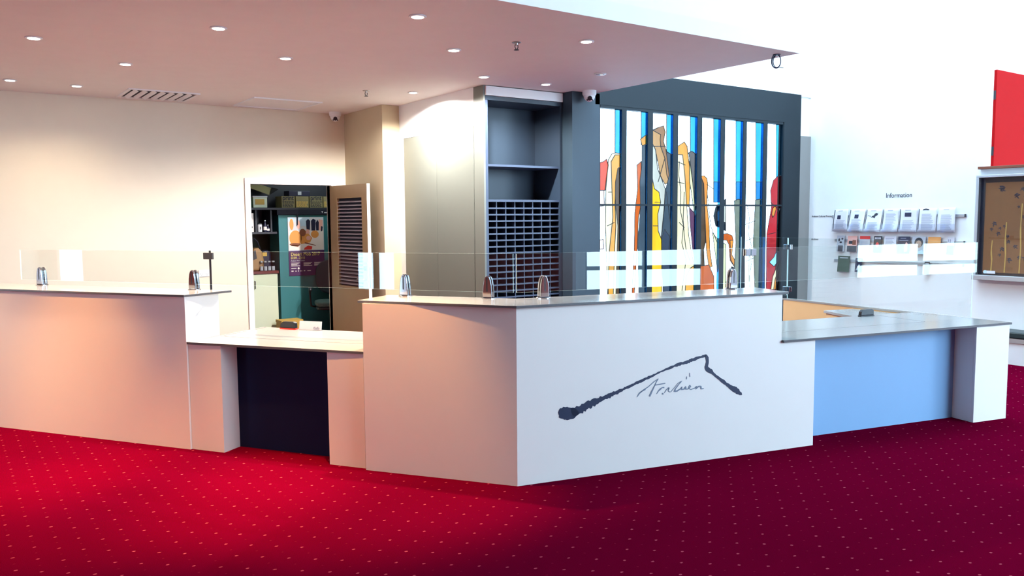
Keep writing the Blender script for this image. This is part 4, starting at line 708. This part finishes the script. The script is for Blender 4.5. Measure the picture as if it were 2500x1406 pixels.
mb = MB(); mb.add([(3.60, YO+.06, 1.926), (3.71, YO+.02, 2.0), (3.72, YO+.30, 2.03), (3.60, YO+.065, 1.934), (3.705, YO+.03, 2.006), (3.715, YO+.31, 2.036)], [(2, 1, 0), (3, 4, 5), (0, 1, 4, 3), (1, 2, 5, 4), (2, 0, 3, 5)]); mb.build('flap', M['shelfd'], t)
# lower shelf and bench things
t = thing('box_file', 'upright pale box file on the lower office shelf', 'box file', (3.31, YO+.12, 1.4465)); MB().box(3.27, 3.372, YO+.03, YO+.27, 1.4465, 1.69).build('spine', M['palep'], t, bevel=.003); MB().lathe((3.345, YO+.029, 1.51), [(.012, 0), (.012, .001), (0, .001)], 16, axis=(0, -1, 0)).build('finger_hole', M['dark'], t)
t = thing('canister', 'white canister with dark leaf mark on the lower office shelf', 'canister', (3.464, YO+.08, 1.4465)); MB().lathe((3.464, YO+.08, 1.4465), [(.029, 0), (.030, .004), (.030, .09), (.026, .098)], 24).build('body', M['paper'], t, smooth=True); MB().lathe((3.464, YO+.08, 1.5445), [(.028, 0), (.028, .012), (.02, .016), (0, .016)], 24).build('lid', M['dark'], t); MB().slab((3.464, YO+.0485, 1.495), SU, SV, ell(0, 0, .007, .022), .001).build('leaf_mark', M['textblk'], t)
for x, h, lb in ((3.535, .15, 'taller dark bottle on the lower office shelf'), (3.572, .09, 'short dark bottle at the right of the lower office shelf')):
    t = thing('bottle', lb, 'bottle', (x, YO+.08, 1.4465)); MB().lathe((x, YO+.08, 1.4465), [(.020, 0), (.022, .004), (.022, h*.55), (.009, h*.75), (.009, h*.92)], 20).build('body', M['navy'], t, smooth=True); MB().lathe((x, YO+.08, 1.4465+h*.92), [(.011, 0), (.011, h*.09), (0, h*.09)], 16).build('cap', M['white'], t); MB().lathe((x, YO+.08, 1.4465+h*.15), [(.0225, 0), (.0225, h*.3)], 20).build('label_band', M['palep'], t)
t = thing('handbag', 'tan leather handbag with dark straps on the office bench', 'handbag', (3.42, YO+.14, .9365))
mb = MB(); pr = [(3.335, .937), (3.50, .937), (3.515, 1.05), (3.49, 1.19), (3.44, 1.245), (3.37, 1.23), (3.335, 1.12)]
mb.slab((0, YO+.23, 0), SU, SV, pr, .16); mb.build('body', M['leather'], t, bevel=.03)
MB().tube([(3.36, YO+.10, 1.20), (3.355, YO+.09, 1.30), (3.385, YO+.09, 1.365), (3.43, YO+.09, 1.32), (3.47, YO+.10, 1.21)], .010).build('strap', M['void'], t, smooth=True); MB().slab((3.36, YO+.069, 1.08), SU, SV, [(0, 0), (.05, .02), (.035, .13), (.01, .12)], .004).build('scarf', M['dark'], t)
t = thing('dark_bag', 'slumped dark bag behind the jars on the office bench', 'bag', (3.58, YO+.3, .9365)); mb = MB(); mb.slab((0, YO+.40, 0), SU, SV, [(3.50, .937), (3.655, .937), (3.66, 1.15), (3.63, 1.205), (3.55, 1.19), (3.51, 1.13)], .16); mb.build('body', M['navy'], t, bevel=.03); MB().box(3.54, 3.60, YO+.236, YO+.2395, 1.12, 1.17).build('tag', M['ochre'], t)
for k in range(4):
    x = 3.46+k*.052
    t = thing('glass_jar', ['leftmost clear jar in the row on the office bench', 'second clear jar from the handbag on the office bench', 'third clear jar from the handbag on the office bench', 'clear jar nearest the teal cabinet on the office bench'][k], 'jar', (x, YO+.05, .9365), 0, 'clear jars on the office bench')
    MB().lathe((x, YO+.05, .9365), [(.022, 0), (.024, .005), (.024, .095), (.018, .11)], 20).build('body', M['acry'], t, smooth=True); MB().lathe((x, YO+.05, 1.047), [(.020, 0), (.020, .018), (0, .018)], 20).build('lid', M['silver'], t); MB().lathe((x, YO+.05, .94), [(0, 0), (.021, .0), (.021, .055), (0, .056)], 16).build('contents', M['gp'], t)
# floor box behind the counter
t = thing('ochre_box', 'flat ochre cardboard box standing on the office floor', 'box', (3.72, 10.40, 0)); MB().box(3.58, 3.86, 10.28, 10.50, 0, .30).build('body', M['ochre'], t, bevel=.004); MB().box(3.575, 3.865, 10.275, 10.505, .27, .303).build('lid', M['ochre'], t)
# office chair
t = thing('office_chair', 'teal-grey office chair with black armrest behind the open door', 'chair', (4.27, 10.20, 0), math.radians(-18))
mb = MB(); mb.prism(rrect(-.25, .25, -.24, .24, .12), .47, .535); mb.build('seat', M['chairf'], t, local=True, bevel=.025)
MB().prism(rrect(-.24, .24, -.23, .23, .11), .43, .468).build('seat_shell', M['black'], t, local=True, bevel=.01)
mb = MB(); mb.slab((0, .27, .60), (1, 0, .0), (0, .16, .987), rrect(-.215, .215, 0, .46, .17), .05); mb.build('backrest', M['chaird'], t, local=True, bevel=.02)
MB().tube([(0, .05, .44), (0, .24, .43), (0, .33, .52), (0, .33, .75)], .018).build('back_stem', M['black'], t, local=True)
for s_ in (-1, 1): MB().tube([(s_*.22, .02, .45), (s_*.30, .02, .47), (s_*.31, .05, .62), (s_*.31, .03, .685), (s_*.31, -.06, .70), (s_*.31, -.13, .685)], .02, rs=[.014, .014, .014, .02, .026, .018]).build('armrest', M['black'], t, local=True, smooth=True)
MB().lathe((0, 0, 0), [(.03, .08), (.03, .25), (.02, .25), (.02, .44)], 16).build('gas_column', M['black'], t, local=True)
for k in range(5):
    a = 2*math.pi*k/5; lg = MB().tube([(0, 0, .10), (.15*math.cos(a), .15*math.sin(a), .09), (.28*math.cos(a), .28*math.sin(a), .065)], .016, rs=[.022, .018, .013]).build('leg', M['black'], t, local=True)
    MB().lathe((.28*math.cos(a)-.011*math.sin(a), .28*math.sin(a)+.011*math.cos(a), .0275), [(.027, -.01), (.027, .01)], 14, axis=(-math.sin(a), math.cos(a), 0)).build('caster', M['black'], lg, local=True)
# ================================================================ LEAFLET WALL
WU, WV = (0, -1, 0), (0, 0, 1)     # reading direction on the leaflet wall; U x V faces into the hall
def wtext(name, body, y, z, size, width, label):
    o = lettering(name, body, size, (XI-.0012, y, z), WU, WV, M['textblk'], None, width=width, th=.002)
    me = o.data; off = Vector((XI-.0012, y, z))
    for v in me.vertices: v.co -= off
    o.location = off; MW[o.name] = Matrix.Translation(off)
    return tag(o, label, 'wall lettering')
wtext('wall_lettering', 'Information', 5.660, 1.815, .082, .325, 'large black lettering above the upper leaflets on the white wall')
wtext('wall_lettering', 'Araluen Cultural Precinct', 6.698, 1.583, .034, .315, 'small black lettering left of the upper leaflet rail')
wtext('wall_lettering', 'Araluen', 6.697, 1.278, .034, .105, 'short black lettering left of the second leaflet rail')
for z, y0, lb in ((1.590, 6.39, 'upper aluminium leaflet rail on the white wall'), (1.284, 6.34, 'second aluminium leaflet rail, behind the booklets'), (1.022, 6.34, 'lowest aluminium leaflet rail, behind the glass screen')):
    t = thing('leaflet_rail', lb, 'rail', (XI, 5.5, z), 0, 'aluminium leaflet rails')
    MB().box(XI-.014, XI-.0005, 4.68, y0, z-.017, z+.017).build('bar', M['silver'], t, bevel=.003)
    MB().box(XI-.0165, XI-.0145, 4.68, 4.70, z-.017, z+.017).build('end_cap', M['dark'], t)
def on_wall(y, z, tilt, d0):
    # frame at the bottom left corner of a sheet leaning out from the wall
    return Vector((XI-d0, y, z)), Vector(WU), Vector((tilt, 0, 1)).normalized()
LF = [(6.337, 6.131), (6.121, 5.909), (5.899, 5.684), (5.674, 5.464), (5.454, 5.229), (5.219, 5.000), (4.985, 4.775)]
LL = ['upper-row white leaflet with a dark square picture, first by the small lettering', 'upper-row white leaflet with a small dark picture near its top, second along', 'upper-row white leaflet with a dark winged picture', 'upper-row white leaflet of plain grey text, no picture', 'upper-row white leaflet with a wide dark rectangle picture', 'upper-row white leaflet with a small dark picture at its very top', 'upper-row curling white leaflet without a spine, at the rail end']
for i, ((y0, y1), lb) in enumerate(zip(LF, LL)):
    t = thing('leaflet', lb, 'leaflet', (XI-.03, (y0+y1)/2, 1.40), 0, 'upper row of white leaflets')
    w = y0-y1; h = .285; O, U_, V_ = on_wall(y0, 1.400, .16, .075); N_ = U_.cross(V_)
    # sheet with a slight curl
    mb = MB(); n = 8; vs = []; fs = []
    for r in range(n+1):
        for c in range(n+1):
            u, v = c/n, r/n
            cu_ = (.010*math.sin(v*3.1+i) + (.022*u*v*v if i in (0, 6) else 0.))
            if i == 6: u = u*.97+.02*(1-v)
            vs.append(O+U_*(u*w)+V_*(v*h)+N_*cu_)
    for r in range(n):
        for c in range(n): a = r*(n+1)+c; fs.append((a, a+1, a+n+2, a+n+1))
    mb.add(vs, fs); sheet = mb.build('sheet', M['paper'], t, smooth=True); so = sheet.modifiers.new('s', 'SOLIDIFY'); so.thickness = .004; so.offset = -1
    def put(name, mat, polys, k=1):
        mb = MB()
        for p_ in polys:
            for q in [p_]:
                vv = []
                for (u, v) in q: vv.append(O+U_*u+V_*v+N_*(.010*math.sin(v/h*3.1+i)+(.022*(u/w)*(v/h)**2 if i in (0, 6) else 0)+.0012*k))
                mb.add(vv, [tuple(range(len(vv)))])
        return mb.build(name, mat, sheet)
    if i < 6:
        put('spine_strip', M['textblk'], [[(.006, .03+.245*q/8), (.014, .03+.245*q/8), (.014, .03+.245*(q+1)/8), (.006, .03+.245*(q+1)/8)] for q in range(8)])
    tx = []
    rr = random.Random(i)
    top_ = [.14, .15, .12, .22, .14, .21, .20][i]
    k = .03
    while k < top_:
        l_ = w*.62*rr.uniform(.75, 1.05); tx.append([(w*.2, k), (w*.2+l_, k), (w*.2+l_, k+.004), (w*.2, k+.004)]); k += .0105
    tx.append([(w*.3, .258), (w*.62, .258), (w*.62, .264), (w*.3, .264)])
    put('text_lines', M['textgrey'], tx)
    if i in (0, 1, 4):
        a_, b_, c_, d_ = [(.28, .52, .155, .205), (.36, .62, .165, .215), 0, 0, (.30, .66, .185, .232)][i]
        put('picture', M['navy'], [[(w*a_, c_), (w*b_, c_), (w*b_, d_), (w*a_, d_)]], 2)
    if i == 2: put('picture', M['textblk'], [[(.07, .175), (.10, .18), (.125, .165), (.13, .19), (.155, .205), (.165, .225), (.14, .235), (.12, .225), (.11, .205), (.09, .195)], [(.03, .20), (.075, .188), (.075, .194), (.032, .204)]], 2)
    if i == 5: put('picture', M['textblk'], [[(.05, .255), (.09, .262), (.12, .255), (.13, .27), (.09, .278), (.06, .272)]], 2)
    hb = MB(); hb.slab(O-U_*.003-V_*.006-N_*.012, U_, V_, [(0, 0), (w+.006, 0), (w+.006, .006), (0, .006)], .03); hb.slab(O-U_*.003-V_*.006+N_*.016, U_, V_, [(0, 0), (w+.006, 0), (w+.006, .10), (0, .10)], .002)
    hb.build('holder', M['acry'], t)
BK = [(6.290, 6.185, 'gp'), (6.140, 6.008, 'pink'), (5.970, 5.832, 'gp'), (5.781, 5.674, 'textblk'), (5.642, 5.489, 'paper'), (5.467, 5.318, 'navy'), (5.288, 5.127, 'gp'), (5.098, 4.949, 'orange'), (4.873, 4.793, 'paper')]
BL = ['grey patterned booklet at the left end of the second rail', 'pinkish tan booklet with dark lower half on the second rail', 'booklet with a bold red top band on the second rail', 'black booklet with white heading on the second rail', 'pale booklet of grey text beside the navy one, second rail', 'navy booklet with pink figure on the second rail', 'grey booklet showing a dark-haired portrait on the second rail', 'orange-brown booklet on the second rail', 'narrow pale booklet with dark lower part at the rail end']
for i, ((y0, y1, mt), lb) in enumerate(zip(BK, BL)):
    t = thing('booklet', lb, 'booklet', (XI-.02, (y0+y1)/2, 1.14), 0, 'booklets on the second rail')
    w = y0-y1; h = .205; O, U_, V_ = on_wall(y0, 1.138, .10, .045); N_ = U_.cross(V_)
    cov = MB().slab(O, U_, V_, rect(0, w, 0, h), .005).build('cover', M[mt], t)
    def put(name, mat, polys, k=1):
        mb = MB()
        for p_ in polys: mb.slab(O+N_*(.0051+.0006*(k-1)), U_, V_, p_, .0005)
        return mb.build(name, mat, cov)
    if i == 0: put('pattern_print', M['textblk'], [ell(.03, .15, .012, .02), ell(.075, .165, .015, .012), ell(.055, .12, .018, .012)]+[rect(.02, .09, .0, .08)])
    if i == 1: put('lower_print', M['dark'], [rect(.0, w, 0, .075), rect(.02, .07, .10, .14)]); put('band_print', M['brownp'], [rect(.07, .12, .09, .15)])
    if i == 2: put('red_band', M['redp'], [rect(0, w, .165, h)]); put('text_lines', M['textgrey'], [rect(.015, w-.03, .04+k*.015, .046+k*.015) for k in range(7)])
    if i == 3: put('heading_print', M['paper'], [rect(.012+k*.017, .024+k*.017, .168, .19) for k in range(5)]); put('picture_print', M['redp'], [ell(.05, .10, .02, .03)])
    if i == 4: put('text_lines', M['textgrey'], [rect(.015, w-.03-.01*(k % 3), .03+k*.016, .037+k*.016) for k in range(10)])
    if i == 5: put('heading_print', M['textgrey'], [rect(.03, .10, .18, .187), rect(.02, .13, .155, .162)]); put('figure_print', M['pink'], [[(.09, .02), (.12, .03), (.125, .12), (.105, .14), (.085, .09)]])
    if i == 6:
        put('hair_print', M['textblk'], [ell(.08, .135, .052, .06)]); put('face_print', M['skin'], [ell(.08, .115, .036, .046)], 2); put('feature_print', M['brownp'], [rect(.06, .07, .122, .127), rect(.09, .10, .122, .127), ell(.08, .092, .014, .004)], 3); put('shirt_print', M['skyp'], [[(.01, .0), (.15, .0), (.13, .05), (.08, .03), (.03, .05)]])
    if i == 7: put('lower_print', M['ochre'], [rect(.06, .13, .02, .09), rect(.01, .05, .06, .12)])
    if i == 8: put('lower_print', M['navy'], [rect(0, w, 0, .11)]); put('heading_print', M['textgrey'], [rect(.01, .02, .15, .18), rect(.03, .04, .14, .18)])
for (y0, y1, z0, z1, mt, lb) in ((6.272, 6.106, .876, 1.082, 'gpic', 'dark green booklet on the lowest rail behind the glass screen'), (6.024, 5.93, .885, 1.06, 'navy', 'black booklet with white slanted print on the lowest rail'), (5.13, 5.07, .90, 1.05, 'dark', 'narrow dark booklet toward the right of the lowest rail')):
    t = thing('booklet', lb, 'booklet', (XI-.02, (y0+y1)/2, z0), 0, 'booklets on the lowest rail')
    w = y0-y1; h = z1-z0; O, U_, V_ = on_wall(y0, z0, .10, .042); N_ = U_.cross(V_)
    cov = MB().slab(O, U_, V_, rect(0, w, 0, h), .005).build('cover', M[mt], t)
    mb = MB()
    if mt == 'navy': mb.slab(O+N_*.0052, U_, V_, [(.01, .02), (.03, .02), (.07, .09), (.05, .10)], .0005)
    mb.slab(O+N_*.0052, U_, V_, rect(w*.15, w*.85, h-.03, h-.018), .0005); mb.build('heading_print', M['gp'], cov)
# ================================================================ BOARD, RED PANEL, BENCH
rr = random.Random(3)
t = thing('display_case', 'silver-framed glazed ochre board with dark figures, right of the leaflets', 'display case', (9.55, 4.0, .88))
y0, y1, z0, z1 = 4.548, 3.3, .875, 2.035
mb = MB(); mb.box(9.50, 9.595, y1, y0, z1-.03, z1); mb.box(9.50, 9.595, y0-.03, y0, z0, z1-.03); mb.box(9.48, 9.595, y1, y0, z0, z0+.055)
mb.build('frame', M['silver'], t, bevel=.004)
MB().box(9.565, 9.594, y1, y0-.031, z0+.056, z1-.031).build('dark_border', M['void'], t)
bd = MB().box(9.552, 9.564, y1, y0-.085, z0+.085, z1-.085).build('board', M['cork'], t)
mb = MB()
for k in range(46):
    cy, cz = rr.uniform(y1+.1, y0-.13), rr.uniform(z0+.2, z1-.14); a = rr.uniform(0, 3.1); s_ = rr.uniform(.5, 1.1)
    c, q = math.cos(a), math.sin(a)
    for (ax, ay, bx, by) in ((-.03, 0, .03, .012), (-.006, -.03, .008, .03), (.01, -.02, .03, .02)):
        pts = [(ax, ay), (bx, ay+.006), (bx, by), (ax+.008, by)]
        mb.slab((9.5518, cy, cz), WU, WV, [((x*c-y*q)*s_, (x*q+y*c)*s_) for x, y in pts], .001)
mb.build('figure_print', M['navy'], bd)
mb = MB()
for yy, h in ((4.38, .35), (4.24, .55), (4.09, .75), (3.8, .5)):
    mb.slab((9.5505, yy, z0+.09), WU, WV, [(0, 0), (.012, 0), (.018, h*.4), (.008, h*.7), (.014, h), (.004, h), (-.004, h*.6), (.006, h*.35)], .002)
mb.build('pale_strips', M['ochre'], bd)
MB().box(9.512, 9.516, y1, y0-.031, z0+.056, z1-.031).build('glass_front', M['caseg'], t)
tg = MB().box(9.505, 9.5115, 4.31, 4.43, z0+.075, z0+.105).build('tag', M['paper'], t); MB().lathe((9.505, 4.415, z0+.092), [(.018, -.004), (.018, .004), (0, .004)], 14, axis=(-1, 0, 0)).build('tag_clip', M['skyp'], tg)
t = thing('wall_panel', 'large flat red panel on the white wall above the timber sill', 'panel', (10.7, 4.6, 2.15))
MB().box(9.925, 12.2, 4.565, 4.599, 2.15, 3.233).build('board', M['redw'], t, bevel=.003)
for z in (2.32, 2.95): MB().box(9.915, 9.925, 4.57, 4.595, z-.05, z+.05).build('hinge', M['dark'], t)
t = thing('bench', 'low bench with dark teal seat against the right wall', 'bench', (9.45, 3.7, 0))
MB().box(9.30, 9.598, 3.0, 4.35, .285, .35, bev=.02).build('seat', M['cush'], t, bevel=.012)
MB().box(9.305, 9.598, 3.0, 4.345, .235, .283).build('edge_rail', M['silver'], t)
MB().box(9.32, 9.598, 3.0, 4.33, 0, .233).build('base', M['white'], t)
# ================================================================ LIGHT
wd = bpy.data.worlds.new('daylight'); SC.world = wd; wd.use_nodes = True
bg = wd.node_tree.nodes['Background']; bg.inputs[0].default_value = (.55, .795, 1., 1); bg.inputs[1].default_value = SKY
def portal(cx, cy, cz, sx, sz, rot):
    l = bpy.data.lights.new('daylight_opening', 'AREA'); l.shape = 'RECTANGLE'; l.size = sx; l.size_y = sz; l.cycles.is_portal = True
    o = bpy.data.objects.new('daylight_opening', l); COL.objects.link(o); o.location = (cx, cy, cz); o.rotation_euler = rot
R90 = math.pi/2
portal((CX0+15.6)/2, -7.2, (CZ0+CZ1)/2, 15.6-CX0, CZ1-CZ0, (R90, 0, 0))
portal((SX0+SX1)/2, (SY0+SY1)/2, HH+.15, SX1-SX0, SY1-SY0, (0, 0, 0))
for a, b in FX: portal((a+b)/2, -7.2, 1.17, b-a, 2.3, (R90, 0, 0))
portal((WX0+WX1)/2, 6.92, 1.45, WX1-WX0, 2.7, (-R90, 0, 0))
portal(-6.2, 6.7, 1.25, 5.4, 2.1, (R90, 0, -R90))
l = bpy.data.lights.new('office_fill', 'POINT'); l.energy = 14; l.color = (.75, .95, 1.); l.shadow_soft_size = .15  # added fill light without a fixture, lifts the dim back room
o = bpy.data.objects.new('office_fill', l); COL.objects.link(o); o.location = (4.4, 10.1, 2.5)
# ================================================================ CAMERA
cd = bpy.data.cameras.new('camera'); cam = bpy.data.objects.new('camera', cd); COL.objects.link(cam)
cd.sensor_width = 36; cd.lens = 1999.3/2500*36; cd.clip_start = .05
yaw, pitch, roll = .95963, .08506, -.00769
fw = Vector((math.cos(yaw), math.sin(yaw), 0)); rt = Vector((math.sin(yaw), -math.cos(yaw), 0)); up = Vector((0, 0, 1))
f3 = fw*math.cos(pitch)-up*math.sin(pitch); u3 = fw*math.sin(pitch)+up*math.cos(pitch)
c, s_ = math.cos(roll), math.sin(roll)
X_ = rt*c+u3*s_; Y_ = u3*c-rt*s_
m = Matrix((X_, Y_, -f3)).transposed().to_4x4(); m.translation = (0, 0, 1.6)
cam.matrix_world = m
SC.camera = cam
vs_ = SC.view_settings; vs_.view_transform = 'Standard'; vs_.look = 'None'; vs_.gamma = 1; vs_.use_curve_mapping = False; vs_.exposure = EXPO
